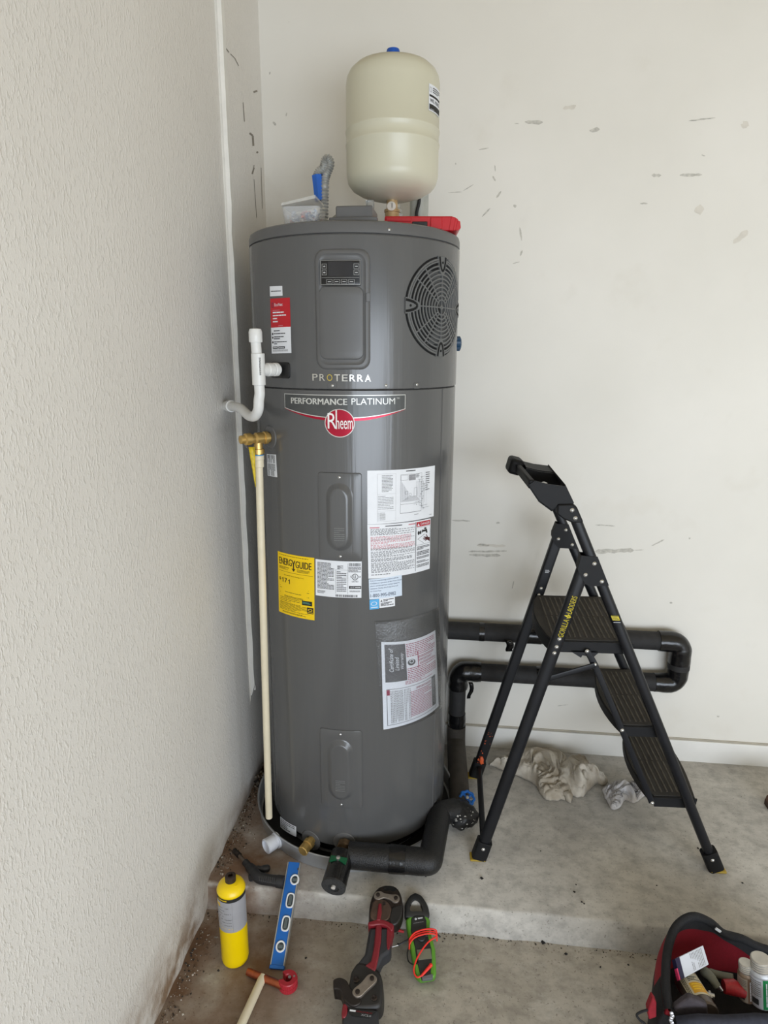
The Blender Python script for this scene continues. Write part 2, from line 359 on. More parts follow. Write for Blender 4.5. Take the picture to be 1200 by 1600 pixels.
lchip([(350, 72), (358, 82)], 1.6); lchip([(360, 84), (367, 91), (373, 103)], 1.2); lchip([(396, 144), (402, 142)], 3); lchip([(390, 208), (395, 212), (396, 228)], 3); lchip([(401, 237), (403, 239)], 3)
lchip([(394, 272), (397, 262)], 2.4); lchip([(397, 258), (396, 268)], 1.2); lchip([(380, 160), (382, 190)], 1.2); lchip([(397, 280), (401, 340)], .8); lchip([(408, 262), (410, 326)], .8)
# ------------------------------------------------------------------ WATER HEATER
ZB = .062; ZS = 1.511; ZT = 1.90; ZTOP = 1.930
WH = thing('water_heater', 'tall grey enamelled heat pump water heater covered in stickers, standing in the corner', 'water heater', (0, 0, ZB))
b = MB().lathe((0, 0, 0), (0, 0, 1), [(.27, .008), (.27, ZB-.004)], 48); b.build('foam_base', DARK, WH)
b = MB().lathe((0, 0, 0), (0, 0, 1), [(.300, ZB), (.3085, ZB+.004), (R, ZB+.012), (R, ZS-.006), (R-.004, ZS-.003)], 160); b.build('lower_jacket', TANK, WH)
b = MB().lathe((0, 0, 0), (0, 0, 1), [(R-.004, ZS-.003), (R+.0006, ZS-.001), (R+.0012, ZS+.003), (R+.0012, ZT-.006), (R-.002, ZT-.002)], 160); b.build('upper_jacket', TANK, WH)
b = MB().lathe((0, 0, 0), (0, 0, 1), [(R-.004, ZT-.002), (R+.0004, ZT), (R+.0004, ZTOP-.012), (R-.002, ZTOP-.004), (R-.009, ZTOP), (.02, ZTOP+.004), (.001, ZTOP+.004)], 160); b.build('lid', TANKD, WH)
# folded vertical seam on the right side and a faint one on the left
for th in (63, -58):
    b = MB(); t0 = math.radians(th)*R
    b.loft([[wrap(t0-.006, z, .0004), wrap(t0-.003, z, .0018), wrap(t0+.003, z, .0018), wrap(t0+.006, z, .0004)] for z in (ZB+.02, ZS-.008)]); b.build('seam', TANK, WH)
def rr(cx, cz, w, h, r, n=6):
    out = []
    r = min(r, w/2-1e-4, h/2-1e-4)
    for sx, sz, a0 in ((1, 1, 0), (-1, 1, 90), (-1, -1, 180), (1, -1, 270)):
        for i in range(n+1):
            a = math.radians(a0+90*i/n); out.append((cx+sx*(w/2-r)+r*math.cos(a), cz+sz*(h/2-r)+r*math.sin(a)))
    return out
def dense(pts, step=.012):
    out = []
    for i, p in enumerate(pts):
        q = pts[(i+1) % len(pts)]; d = math.hypot(q[0]-p[0], q[1]-p[1]); k = max(1, int(d/step))
        for j in range(k): out.append((p[0]+(q[0]-p[0])*j/k, p[1]+(q[1]-p[1])*j/k))
    return out
def pressed(name, prof, cx, cz, w, h, r, mat, parent, rad=R, cap=True, angle=38):
    """bent pressing: prof = [(inset, height)] from the rim inwards, then a cap that follows the jacket"""
    n0 = dense(rr(cx, cz, w, h, r)); rings = []
    def inset(d):
        out = []
        for x, z in n0:
            kx = (w-2*d)/w; kz = (h-2*d)/h; out.append((cx+(x-cx)*kx, cz+(z-cz)*kz))
        return out
    for d, hh in prof: rings.append([wrap(x, z, hh, rad) for x, z in inset(d)])
    if cap:
        last, hh = inset(prof[-1][0]), prof[-1][1]
        for k in (.8, .6, .4, .2, .02): rings.append([wrap(cx+(x-cx)*k, cz+(z-cz)*k, hh, rad) for x, z in last])
    b = MB().loft(rings, 0, False, cap); b.f = [f[::-1] for f in b.f]; return b.build(name, mat, parent, angle=angle)
def cen(x0, y0, x1, y1, xm=None):
    """(s, z) box of a jacket feature given in pixels: left, top, right, bottom (top/bottom read at the middle)"""
    xm = xm or (x0+x1)/2; ym = (y0+y1)/2; a = SZ(x0, ym)[0]; c = SZ(x1, ym)[0]; t = SZ(xm, y0)[1]; d = SZ(xm, y1)[1]
    return (a+c)/2, (t+d)/2, c-a, t-d
def screw(s, z, off=.0, parent=WH, r=.0042, mat=STEEL):
    o = wrap(s, z, off); nrm = Vector((o.x, o.y, 0)).normalized(); MB().lathe(o-nrm*.001, nrm, [(r, 0), (r, .0018), (r*.75, .003), (r*.2, .0036)], 12).build('screw', mat, parent)
# control housing, display and access door
cx, cz, w, h = cen(493.5, 388.5, 578.5, 577.5)
pressed('control_housing', [(0, .001), (.002, .0045), (.006, .0065), (.012, .0065), (.015, .0035), (.020, .0028)], cx, cz, w, h, .026, TANKD, WH)
dx, dz, dw, dh = cen(500, 450, 568, 564); DOOR = pressed('access_door', [(0, .0028), (.0015, .0075), (.004, .0085)], dx, dz+.004, dw, dh, .018, TANKD, WH)
a = cen(572, 458, 577, 472); pressed('door_latch', [(0, .006), (.0008, .009)], a[0], a[1], a[2]+.002, a[3], .002, TANKD, WH)
dx, dz, dw, dh = cen(501.5, 405.5, 564, 447); DSP = pressed('display', [(0, .003), (.0015, .009), (.003, .0095)], dx, dz, dw, dh, .004, M('display_gloss', (14, 14, 15), .3), WH)
LW, LH = 62, 41; k = dw/LW
sh = Sheet(lambda x, y, l: wrap(dx-dw/2+x*k, dz+dh/2-y*dh/LH, .0097+.0002*l), LW, LH)
EDG = M('display_line', (150, 150, 148), .4); LCD = M('lcd_screen', (40, 40, 43), .22); DTX = M('display_text', (176, 176, 176), .5)
sh.frame(1.2, 1.2, LW-2.4, LH-2.4, .8, EDG); sh.rect(13, 3.6, 36, 22.5, LCD); sh.rect(3, 28, LW-6, .5, EDG)
for x, y, w_, h_ in ((3.6, 7, 7.2, 8), (3.6, 16.5, 7.2, 8), (51, 7, 8, 8), (51, 16.5, 8, 8), (10.2, 31, 9, 7), (21.2, 31, 9, 7), (32.2, 31, 9, 7), (43.2, 31, 9, 7)):
    sh.frame(x, y, w_, h_, .55, EDG, 2); sh.rect(x+2, y+h_*.42, w_-4, h_*.18, DTX, 2)
sh.poly([(5.6, 12), (8.8, 12), (7.2, 9.4)][::-1], DTX, 3); sh.poly([(5.6, 19.4), (8.8, 19.4), (7.2, 22)], DTX, 3)
sh.build('button_print', DSP)
# the fan grille: one pressed plate of arcs and spokes over a dark void
gs, gz = SZ(688.5, 479); GR = (SZ(689, 401.5)[1]-SZ(686, 557)[1])/2
gz = (SZ(689, 401.5)[1]+SZ(686, 557)[1])/2; gs = SZ(632, 480)[0]+GR
def gp(rho, a, off): return wrap(gs+rho*math.cos(a), gz+rho*math.sin(a), off, R+.0012)
b = MB(); rings = [[gp(GR*k, 2*PI*i/72, .0004) for i in range(72)] for k in (1, .8, .6, .4, .2, .02)]; b.loft(rings, 0, False, True); b.f = [f[::-1] for f in b.f]
GV = b.build('vent_void', DARK, WH)
b = MB(); bl = [(430, 262), (452, 340), (482, 400), (512, 455), (540, 515), (562, 590), (580, 660), (600, 740), (612, 800), (640, 860), (640, 930), (612, 1020), (552, 1110), (512, 1195), (470, 1270), (428, 1345)]
bl = [(620+x/9.41, 395+y/9.41) for x, y in bl]; st = []
for x, y in bl:
    s0_, z0_ = SZ(x, y); dz_ = (z0_-gz)/GR; s1_ = gs+GR*.985*math.sqrt(max(0, 1-dz_*dz_)); st.append([wrap(s0_+(s1_-s0_)*k/8, z0_, .0012, R+.0012) for k in range(9)])
b.loft(st, 0, False, False, False); b.build('fan_shroud', M('shroud_grey', (66, 67, 68), .55, var=.05), WH)
b = MB()
def arc(r0, r1, a0, a1, o0=.0005, o1=.0042):
    n = max(2, int(abs(a1-a0)/.09)); R4 = []
    for i in range(n+1):
        a = a0+(a1-a0)*i/n; R4.append([gp(r0, a, o0), gp(r0, a, o1), gp(r1, a, o1), gp(r1, a, o0)])
    b.loft(R4)
NR = 9; r_in = .02; pitch = (GR*.90-r_in)/NR
for i in range(NR+1): rr_ = r_in+i*pitch; arc(rr_-.0021, rr_+.0021, 0, 2*PI)
arc(GR*.925, GR*.962, 0, 2*PI); arc(GR*.972, GR*1.0, .22, PI/2-.22); arc(0.001, .006, 0, 2*PI)
for q in range(4):
    a0 = q*PI/2
    arc(.004, GR*.66, a0-.0+.001, a0+.002) if 0 else None
def spoke(a, r0, r1, hw):
    c, s_ = math.cos(a), math.sin(a); n = 8; R4 = []
    for i in range(n+1):
        q = r0+(r1-r0)*i/n
        def P(d, o): return wrap(gs+q*c-d*s_, gz+q*s_+d*c, o, R+.0012)
        R4.append([P(-hw, .0005), P(-hw, .0043), P(hw, .0043), P(hw, .0005)])
    b.loft(R4)
for q in range(4):
    spoke(q*PI/2, .003, GR*.70, .0016); spoke(q*PI/2+.62, GR*.16, GR*.96, .0016); spoke(q*PI/2+.95, GR*.16, GR*.96, .0016)
VGo = b.build('vent_grille', M('grille_grey', (96, 97, 97), .42, var=.03), WH, angle=50)
# the four U-shaped screw lugs that interrupt the rings
for q in range(4):
    a = q*PI/2; b = MB(); c, s_ = math.cos(a), math.sin(a)
    def P(rad_, d, o): return wrap(gs+rad_*c-d*s_, gz+rad_*s_+d*c, o, R+.0012)
    out = [(GR*1.0, .021), (GR*.9, .019), (GR*.78, .014)]+[(GR*.74-.012*math.sin(t), .012*math.cos(t)) for t in [PI*i/8 for i in range(9)]]+[(GR*.78, -.014), (GR*.9, -.019), (GR*1.0, -.021)]
    b.loft([[P(x, y, .0004) for x, y in out], [P(x, y, .0048) for x, y in out]]); LUG = b.build('grille_lug', bpy.data.materials['grille_grey'], WH, angle=50)
    b = MB(); pts = [(GR*.995, .0145), (GR*.9, .0125), (GR*.80, .009)]+[(GR*.775-.0065*math.sin(t), .0065*math.cos(t)) for t in [PI*i/6 for i in range(7)]]+[(GR*.80, -.009), (GR*.9, -.0125), (GR*.995, -.0145)]
    for (x0, y0), (x1, y1) in zip(pts, pts[1:]):
        dx_, dy_ = x1-x0, y1-y0; L = math.hypot(dx_, dy_); nx, ny = -dy_/L*.0034, dx_/L*.0034
        b.add([P(x0+nx, y0+ny, .0051), P(x1+nx, y1+ny, .0051), P(x1-nx, y1-ny, .0051), P(x0-nx, y0-ny, .0051)], [(0, 1, 2, 3)])
    o_ = P(GR*.885, 0, .0051); n_ = Vector((o_.x, o_.y, 0)).normalized(); b.lathe(o_, n_, [(.0034, 0), (.0034, .0004)], 12)
    b.build('lug_slot', DARK, LUG)
# screws along the jacket seam and on the lid
for px, py in ((519.5, 602.5), (603, 602.5), (651, 601)): s_, z_ = SZ(px, py); screw(s_, z_, .001)
s_, z_ = SZ(608, 359); screw(s_, z_, .0006)
for px in (519.5, 651):
    a = SZ(px, 602); pressed('screw_tab', [(0, .0012), (.0006, .0022)], a[0], a[1]-.001, .026, .017, .006, TANK, WH)
# PROTERRA lettering: raised chrome letters, one part
MET = M('chrome_letter', (205, 204, 198), .22, .75)
a0 = SZ(489, 594.5); a1 = SZ(582, 597.5); hh = SZ(489, 584)[1]-a0[1]
b = MB(); wds = 'PROTERRA'; wt = (a1[0]-a0[0])/8
for i, ch in enumerate(wds):
    v, f, asp = glyphs(ch, .006); x0 = a0[0]+i*wt; cw = wt*.76
    m_ = 0 if ch != 'O' else 1
    P = [wrap(x0+x*cw, a0[1]+(a1[1]-a0[1])*i/8*.5+y*hh, .0031) for x, y in v]
    b.add(P, f, m_)
b.build('model_lettering', [MET, M('gold_letter', (196, 176, 92), .3, .6)], WH)
# main badge
bx0, bz0 = SZ(444.5, 614.5); bx1, bz1 = SZ(633.5, 616.5); bzb = SZ(446, 637)[1]; BW = 189; kx = (bx1-bx0)/BW
BH = 70.; kz = (bz0-bzb)/22.5; ztop = (bz0+bz1)/2
sh = Sheet(lambda x, y, l: wrap(bx0+x*kx, ztop-y*kz, .0004+.00025*l), BW, BH)
PLATE = M('badge_grey', (78, 80, 80), .3, .2)
n = 24; lower = [(BW*i/n, 22+13*(1-(2*i/n-1)**2)) for i in range(n+1)]
for i in range(n):
    (x0, y0), (x1, y1) = lower[i], lower[i+1]
    sh.b.add([sh.fn(x0, 0, 0), sh.fn(x1, 0, 0), sh.fn(x1, y1, 0), sh.fn(x0, y0, 0)], [(3, 2, 1, 0)], sh.mi(PLATE))
    sh.b.add([sh.fn(x0, y0-.5, 1), sh.fn(x1, y1-.5, 1), sh.fn(x1, y1+.7, 1), sh.fn(x0, y0+.7, 1)], [(3, 2, 1, 0)], sh.mi(SILV))
    g0 = 3.9*min(1, 3*min(i/n, 1-i/n)+.12); g1 = 3.9*min(1, 3*min((i+1)/n, 1-(i+1)/n)+.12)
    sh.b.add([sh.fn(x0, y0+.9, 0), sh.fn(x1, y1+.9, 0), sh.fn(x1, y1+.9+g1, 0), sh.fn(x0, y0+.9+g0, 0)], [(3, 2, 1, 0)], sh.mi(REDFOIL))
sh.rect(0, 0, BW, 1, SILV, 1, nu=24); sh.rect(0, 0, .9, 22.3, SILV, 1); sh.rect(BW-.9, 0, .9, 22.3, SILV, 1)
def along(t, x, y, h, w, m, bold): sh.text(t, x, y, h, m, w, bold, 2)
along('PERFORMANCE', 13, 5.6, 9.4, 89, SILV, .09); along('PLATINUM', 108, 4.8, 9.8, 64, SILV, 0); along('TM', 174.5, 4.2, 2.6, 4.5, SILV, 0)
ccx, ccy = 90.5, 43; sh.disc(ccx, ccy, 22, SILV, 2, 48); sh.disc(ccx, ccy, 20.8, REDFOIL, 3, 48)
CHW = M('badge_white', (232, 232, 230), .35)
sh.text('R', ccx-17.5, ccy-15.5, 24, CHW, 13.5, 0, 4); sh.rect(ccx-5.5, ccy-20, 1.9, 29, CHW, 4); sh.text('heem', ccx-5.6, ccy-7, 16, CHW, 24.5, .01, 5) if 0 else None
sh.text('n', ccx-5.4, ccy-4.5, 13.2, CHW, 5.2, .01, 5); sh.text('eem', ccx+.9, ccy-4.5, 13.4, CHW, 18.4, .012, 5)
sh.build('badge', WH)
# ---- stickers on the upper jacket
sh = Sheet(quadmap([(422.3, 447.5), (441.8, 446.8), (442.3, 462), (422.8, 463.2)], 20, 15.5, .0018), 20, 15.5); sh.rect(0, 0, 20, 15.5, WHT, 0); sh.print(2, 7.2, 16, 1.6, 1, BLK, .9, 4, (.06, .16)); sh.build('small_white_sticker', WH)
sh = Sheet(quadmap([(423, 467), (453.5, 465), (456, 551.5), (425.5, 552.5)], 31, 86, .0018), 31, 86); ER = M('sticker_red', (186, 22, 36), .4, var=.03)
sh.rect(0, 0, 31, 45, ER, 0); sh.rect(0, 45, 31, 41, WHT, 0); sh.text('EcoNet', 7.5, 7.5, 4.6, WHT, 13); sh.frame(2.6, 6.5, 3, 7.5, .7, M('print_navy', (60, 40, 70), .5), 1); sh.rect(4, 18, 12, .8, PINKP)
for i, w_ in enumerate((23, 21, 15, 9)): sh.print(4, 20.8+i*4.7, w_, 2.2, 1, WHT, .85, 20+i, (.1, .3))
sh.rect(13, 42, 7, 1, PINKP)
for i, (y, w_) in enumerate(((49.5, 10), (54, 18), (59, 16), (62, 10), (67, 20), (70, 5))): sh.print(5, y, w_, 1.7, 1, BLK, .85, 40+i, (.1, .3))
for y in (54.2, 60, 67.4): sh.disc(2.8, y+.8, 1.25, BLK, 1, 12, 2)
sh.rect(2.6, 75, 8.4, 3.6, BLK); sh.rect(12, 75, 10, 3.6, BLK); sh.print(3.6, 76.2, 6.4, 1.2, 1, WHT, .9, 3, (.2, .4), 2); sh.print(13, 76.2, 8, 1.2, 1, WHT, .9, 5, (.2, .4), 2); sh.print(2.6, 80, 24, 3.6, 3, GRYP, .5, 9)
sh.build('red_and_white_sticker', WH)['label'] = 'red and white app sticker'
# black moulded pocket where the condensate drain leaves
a = cen(424, 566, 454, 591); pressed('drain_pocket', [(0, .0006), (.001, .004), (.003, .0045)], a[0], a[1], a[2], a[3], .008, BPL, WH, R+.0012)
# ---- element covers
for px in ((498.5, 738.5, 565.5, 875.5), (501.5, 1140.5, 566, 1262)):
    cx, cz, w, h = cen(*px); EC = pressed('element_cover', [(0, .0003), (.0012, .0030), (.003, .0036)], cx, cz, w, h, .008, TANK, WH)
    pressed('pressed_bulge', [(0, .0034), (.005, .0050), (.012, .0135), (.016, .0150), (.020, .0150)], cx-.001, cz, w*.62, h*.78, .06, TANK, EC, angle=60)
    for dz_ in (.45, -.45):
        o = wrap(cx, cz+dz_*h, .0034); nn = Vector((o.x, o.y, 0)).normalized(); MB().lathe(o, nn, [(.0040, 0), (.0040, .0016), (.002, .003)], 12).build('screw', STEEL, EC)
    sh = Sheet(lambda x, y, l: wrap(cx-.017+x*.034, cz-h*.10-y*.045, .0152+.0002*l), 1, 1); EMB = M('embossed_line', (112, 113, 112), .4)
    for i in range(7): sh.print(.08, .05+i*.13, .84, .06, 1, EMB, .8, 60+i, (.1, .25))
    sh.build('embossed_text', EC)
# ---- EnergyGuide
sh = Sheet(quadmap([(434.2, 860.8), (491.3, 871.6), (491.6, 969.3), (436.2, 954.8)], 57, 97), 57, 97); sh.rect(0, 0, 57, 97, YEL, 0); EG = M('energy_ink', (52, 40, 8), .6)
sh.text('ENERG', 3, 7.6, 10.8, EG, 22.4, .045); sh.text('GUIDE', 31, 8.6, 10.8, EG, 22.4, .045); sh.poly([(25, 8.5), (26.6, 8.5), (28, 12.4), (29.4, 8.5), (31, 8.5), (28.8, 15), (27.2, 15)], EG, 2); sh.rect(27.2, 14, 1.7, 8, EG, 2); sh.poly([(25, 21.5), (31, 21.5), (28, 26)], EG, 2)
sh.print(3, 3, 50, 1.2, 1, EG, .7, 2, (.02, .06)); sh.print(3, 21, 18, 5, 4, EG, .45, 3, (.04, .1)); sh.print(33, 21.5, 18, 5, 3, EG, .45, 4, (.05, .12))
sh.rect(2, 28.5, 53, .4, EG); sh.text('Estimated Yearly Energy Cost', 12, 33, 2, EG, 31, .01); sh.text('$', 2.8, 38.8, 5.4, EG, 3.2, .01); sh.poly([(8, 40.2), (10.6, 38.4), (10.6, 45.8), (9.3, 45.8), (9.3, 40.6), (8, 41.4)], EG, 2); sh.text('7', 12.6, 38.8, 7.4, EG, 4.6, .04); sh.poly([(19.2, 41), (21.8, 39.2), (21.8, 46.6), (20.5, 46.6), (20.5, 41.4), (19.2, 42.2)], EG, 2)
for y, x, w_ in ((52, 4, 46), (62.5, 4, 46), (60, 13, 26), (55, 4, 3), (55.5, 47, 3)): sh.print(x, y, w_, .9, 1, EG, .8, int(y*3), (.1, .3) if w_ < 30 else (.9, 1))
sh.print(12, 66, 30, 3.4, 2, EG, .5, 8, (.03, .08)); sh.print(4, 70, 34, 10, 4, EG, .28, 7, (.05, .14)); sh.print(3, 79, 48, 12, 7, EG, .34, 5, (.05, .2)); sh.print(8, 92, 38, 2.6, 2, EG, .5, 6)
sh.rect(15, 70, .3, 6, EG); sh.rect(28, 70, .3, 6, EG)
sh.rect(40, 68.4, 14, 7, M('energy_black', (18, 26, 20), .5)); sh.print(41, 70.4, 11, 3.4, 2, M('energy_teal', (96, 150, 132), .5), .5, 6, (.2, .5), 2); sh.rect(47.2, 78, 8.4, 9.6, BLK); sh.disc(51.4, 82, 3, YEL, 2, 16, 2, .7); sh.rect(48, 85.4, 7, .8, YEL, 2)
sh.build('energy_guide_label', WH)['label'] = 'yellow energy guide sticker'
# ---- rating plate
sh = Sheet(quadmap([(493.2, 873.3), (565.2, 877.3), (564.6, 934), (493.4, 929.8)], 72, 57), 72, 57); sh.rect(0, 0, 72, 57, WHT, 0); IK = M('print_ink', (58, 58, 60), .6)
sh.print(3, 4, 22, 8, 4, IK, .5, 11, (.1, .3)); sh.print(3, 12, 27, 34, 17, IK, .5, 12, (.06, .2)); sh.print(3, 48, 13, 5, 3, IK, .5, 13)
sh.print(35, 7, 9, 6, 4, IK, .6, 14, (.3, .6)); sh.print(34, 16, 15, 33, 12, IK, .4, 15, (.12, .25)); sh.rect(32.2, 13, .4, 38, GRYP); sh.rect(51, 3, .4, 48, GRYP); sh.rect(42, 27, .3, 20, GRYP)
for y in (13.5, 18, 22.5, 25.5): sh.rect(32.2, y, 19, .3, GRYP)
rnd = random.Random(3)
for i in range(18): sh.rect(52.5+i*1.0, 2.5, .3+.5*rnd.random(), 5, IK)
sh.print(52, 8.5, 19, 9, 5, IK, .5, 16, (.1, .3)); sh.disc(62, 24, 5, BLK, 1, 24, 5, .82); sh.text('UL', 59.6, 21.2, 5, BLK, 4.8, .02); sh.text('c', 55, 22, 3, BLK, 1.8); sh.text('us', 68, 22.4, 2.6, BLK, 2.8); sh.text('LISTED', 57.4, 30, 2.2, BLK, 9.5, .01)
sh.rect(53, 38.2, 18.6, 4.6, BLK); sh.text('AHRI', 55, 39.4, 2.3, WHT, 6.4, .02); sh.print(62.5, 40, 8, 1.2, 1, WHT, .9, 3, (.1, .3), 2); sh.print(54, 45.5, 16, 3, 2, IK, .5, 17)
for i in range(24): sh.rect(32.5+i*1.42, 52.3, .5+.6*rnd.random(), 3.6, IK)
sh.build('rating_label', WH)
# ---- wiring diagram
sh = Sheet(quadmap([(573.8, 735.4), (679.3, 727.2), (677.3, 806.4), (574, 819.4)], 105, 82), 105, 82); sh.rect(0, 0, 105, 82, WHT, 0)
sh.rect(53, 2.5, 15, 1.3, BLK); GL = M('print_light_grey', (170, 170, 172), .6); sh.frame(13, 5.5, 25.5, 73, .25, GL)
sh.print(19, 8, 15, 26, 12, GRYP, .4, 21, (.15, .4)); sh.rect(13, 36, 25, .25, GL); sh.print(14, 39, 21, 22, 9, GRYP, .3, 22, (.1, .3)); sh.rect(13, 62, 25, .25, GL); sh.print(16, 65, 8, 12, 7, GRYP, .35, 23, (.2, .5)); sh.rect(14.2, 64, .3, 13, GRYP)
DR = M('diagram_line', (112, 112, 116), .6)
sh.frame(45.5, 9, 11, 8, .3, DR); sh.rect(57.5, 9, 11, 9, M('diagram_grey', (160, 160, 164), .6)); sh.print(58, 9.6, 10, 8, 6, DR, .4, 24, (.05, .1)); sh.print(69, 9, 6, 6, 4, DR, .6, 25, (.2, .5))
for i in range(9): sh.rect(46+i*1.3, 18+i*2.2, .28, 32-i*2.6, DR, nv=1); sh.rect(46+i*1.3, 50-i*.9, 30-i*2, .28, DR)
for i in range(14): x = 70+rnd.random()*14; y = 14+i*3.8; sh.rect(x-8*rnd.random(), y, 12*rnd.random()+3, .3, DR); sh.disc(x, y+1, .9, DR, 1, 10, .9, .6)
for i in range(7): sh.rect(70+i*2.4, 18+rnd.random()*8, .28, 20+rnd.random()*28, DR)
sh.frame(52, 34, 4.5, 5, .3, DR); sh.frame(58, 38, 3.6, 4, .3, DR); sh.frame(66, 30, 5, 14, .3, DR); sh.frame(45, 8, 34, 60, .3, DR)
sh.rect(45.5, 54, 32, .4, DR); sh.rect(45, 68, 34, .4, DR); sh.disc(77, 57, 2.4, DR, 1, 16, 2.4, .85); sh.print(86, 8, 8, 30, 9, DR, .4, 26, (.3, .6)); sh.print(95, 77, 5, 1, 1, DR, .8, 27); sh.rect(88, 14, .25, 50, GL); sh.rect(67, 72, 7, .7, DR)
sh.build('wiring_diagram_label', WH)
# ---- danger label
sh = Sheet(quadmap([(573.9, 819.6), (672.6, 809.6), (671, 888.3), (575.6, 904.2)], 98, 82), 98, 82); sh.rect(0, 0, 98, 82, WHT, 0)
sh.rect(24, 2.6, 24, 1.3, IK); sh.rect(3, 4.2, 13, 1.6, PINKP); sh.rect(58, 3, 11, 1.6, PINKP)
IK2 = M('fine_print_ink', (104, 104, 108), .6)
for i, (y, h_, n_, m_, w_) in enumerate(((7, 10, 6, IK2, 64), (18.5, 12, 7, PINKP, 58), (22, 3, 2, IK2, 64), (31, 7, 4, PINKP, 64), (36, 4, 3, IK2, 60), (41, 10, 7, IK2, 64), (52, 5, 3, IK, 60), (58, 16, 10, IK2, 64), (76, 2.2, 1, IK, 58))): sh.print(4, y, w_, h_, n_, m_, .5, 70+i, (.02, .07))
sh.rect(69.5, 1.5, .8, 78, IK); sh.rect(71, 2, 26, 7.6, RED); sh.poly([(72.4, 8.4), (76.6, 8.4), (74.5, 4)], WHT, 2); sh.text('DANGER', 78.5, 3.9, 3.9, WHT, 17, .02)
sh.frame(70.6, 10.6, 26.6, 28, .35, IK)
for x, y, rx, ry in ((75, 19.5, 1.8, 3.2), (78.4, 19, 1.5, 3), (82, 17.5, 1.2, 2.6)): sh.disc(x, y, rx, BLK, 2, 14, ry)
sh.rect(83, 15.8, 6.5, 3, BLK, 2); sh.poly([(87.4, 15), (90.6, 15.6), (91.6, 21.6), (88.8, 21.6)], BLK, 2); sh.rect(85, 12.6, 4.2, 2.4, BLK, 2)
sh.poly([(73, 29), (86, 22.5), (86.4, 23), (74, 29.2), (84.6, 36.4), (84.2, 36.8)], GRYP, 2)
HB = M('print_dark_red', (74, 24, 26), .6)
sh.poly([(90, 28), (96.6, 30), (96.6, 36.5), (92, 33.5), (88, 32)], HB, 2)
for q in (((90, 28.2), (84.4, 26.6), (84.4, 27.6), (89, 29.6)), ((89.4, 29.2), (83, 29), (83, 30), (89, 30.8)), ((89, 30.6), (84, 31.6), (84.4, 32.6), (89.4, 31.8)), ((89.8, 31.6), (87, 34), (88, 34.4), (91, 32.6)), ((90.6, 28.4), (88.4, 24.2), (89.6, 24), (92.6, 29))): sh.poly(q, HB, 3)
for i, (y, h_, n_) in enumerate(((41, 6, 3), (49, 7, 3), (57.5, 4, 2), (64, 4, 2), (70, 5, 3))): sh.print(72, y, 24, h_, n_, BLK, .55, 90+i, (.05, .14))
sh.build('danger_label', WH)['label'] = 'white danger sticker'
# ---- phone number, blue mark, small white label
sh = Sheet(quadmap([(576, 905.3), (627.6, 897.8), (628, 930.4), (577.2, 936.6)], 52, 32), 52, 32); sh.rect(0, 0, 52, 32, M('label_blue_white', (206, 218, 232), .45, var=.02), 0); NV = M('print_navy_ink', (50, 62, 92), .6)
for i, t in enumerate(('If you are experiencing problems with the', 'installation or operation of this Water Heater', 'please call the toll free number listed for', 'assistance, Monday thru Friday 8 am to 8', 'pm Central Time')): sh.text(t, 2, 1.8+i*4.1, 2.6, NV, len(t)*1.08)
sh.text('1-800-995-0982', 1.6, 23.6, 5.2, NV, 40, .004); sh.build('phone_number_label', WH)
sh = Sheet(quadmap([(577.3, 937.6), (592, 935.6), (592, 951), (577.6, 952.6)], 15, 15), 15, 15); sh.rect(0, 0, 15, 15, M('label_sky_blue', (82, 168, 222), .4), 0); sh.disc(7, 6.4, 5, WHT, 1, 20, 3, .8); sh.rect(2, 11.5, 11, 1.2, WHT); sh.build('blue_energy_mark', WH)
sh = Sheet(quadmap([(592.4, 935.4), (616.8, 932), (617, 946.6), (592.8, 950)], 24, 15), 24, 15); sh.rect(0, 0, 24, 15, WHT, 0); sh.poly([(1.6, 5.4), (5, 5.4), (3.3, 2)], IK, 1); sh.print(6, 2, 16, 4, 2, IK, .6, 5, (.1, .3)); sh.print(2, 7, 20, 6, 3, IK, .6, 6, (.1, .3)); sh.build('small_warning_label', WH)
sh = Sheet(quadmap([(417, 709.3), (431.4, 710.2), (433.6, 745.6), (418.6, 743)], 15, 35), 15, 35); sh.rect(0, 0, 15, 35, WHT, 0); sh.print(1.4, 1.4, 5, 12, 3, BLK, .6, 5, (.1, .3), 1, True); sh.print(7.5, 1.4, 6, 12, 4, BLK, .55, 8, (.1, .3), 1, True); sh.print(1.4, 15, 12, 19, 7, BLK, .55, 7, (.04, .1), 1, True); sh.build('valve_warning_label', WH)
sh = Sheet(quadmap([(438.2, 1275.4), (463, 1291.6), (463.2, 1307.4), (438.4, 1292)], 25, 17), 25, 17); sh.rect(0, 0, 25, 17, WHT, 0); sh.print(1.5, 1.5, 22, 14, 5, IK, .5, 5, (.05, .16)); sh.build('bottom_label', WH)
# ---- warranty papers in a clear pouch
def pouch(px, w, h, base, puff):
    c = [SZ(*p) for p in px]
    def fn(x, y, lay):
        u = x/w; v = y/h; s = [(1-u)*(1-v)*c[0][i]+u*(1-v)*c[1][i]+u*v*c[2][i]+(1-u)*v*c[3][i] for i in (0, 1)]
        return wrap(s[0], s[1]-.006*math.sin(u*PI)*(1-v)*(1 if puff else 0), base+.0003*lay+.004*math.sin(PI*min(1, max(0, u)))*math.sin(PI*min(1, max(0, v)))*puff)
    return fn
PW, PH = 90, 136
sh = Sheet(pouch([(595.3, 1002.6), (679.3, 984), (684.6, 1103), (598.8, 1139.4)], PW, PH, .0022, 1), PW, PH); sh.rect(0, 0, PW, PH, WHT, 0, nu=14, nv=10)
CG = M('certificate_grey', (92, 92, 94), .5); CRIM = M('print_crimson', (150, 36, 72), .6)
sh.rect(4, 4, 29, 58, CG, 1, nu=4, nv=6)
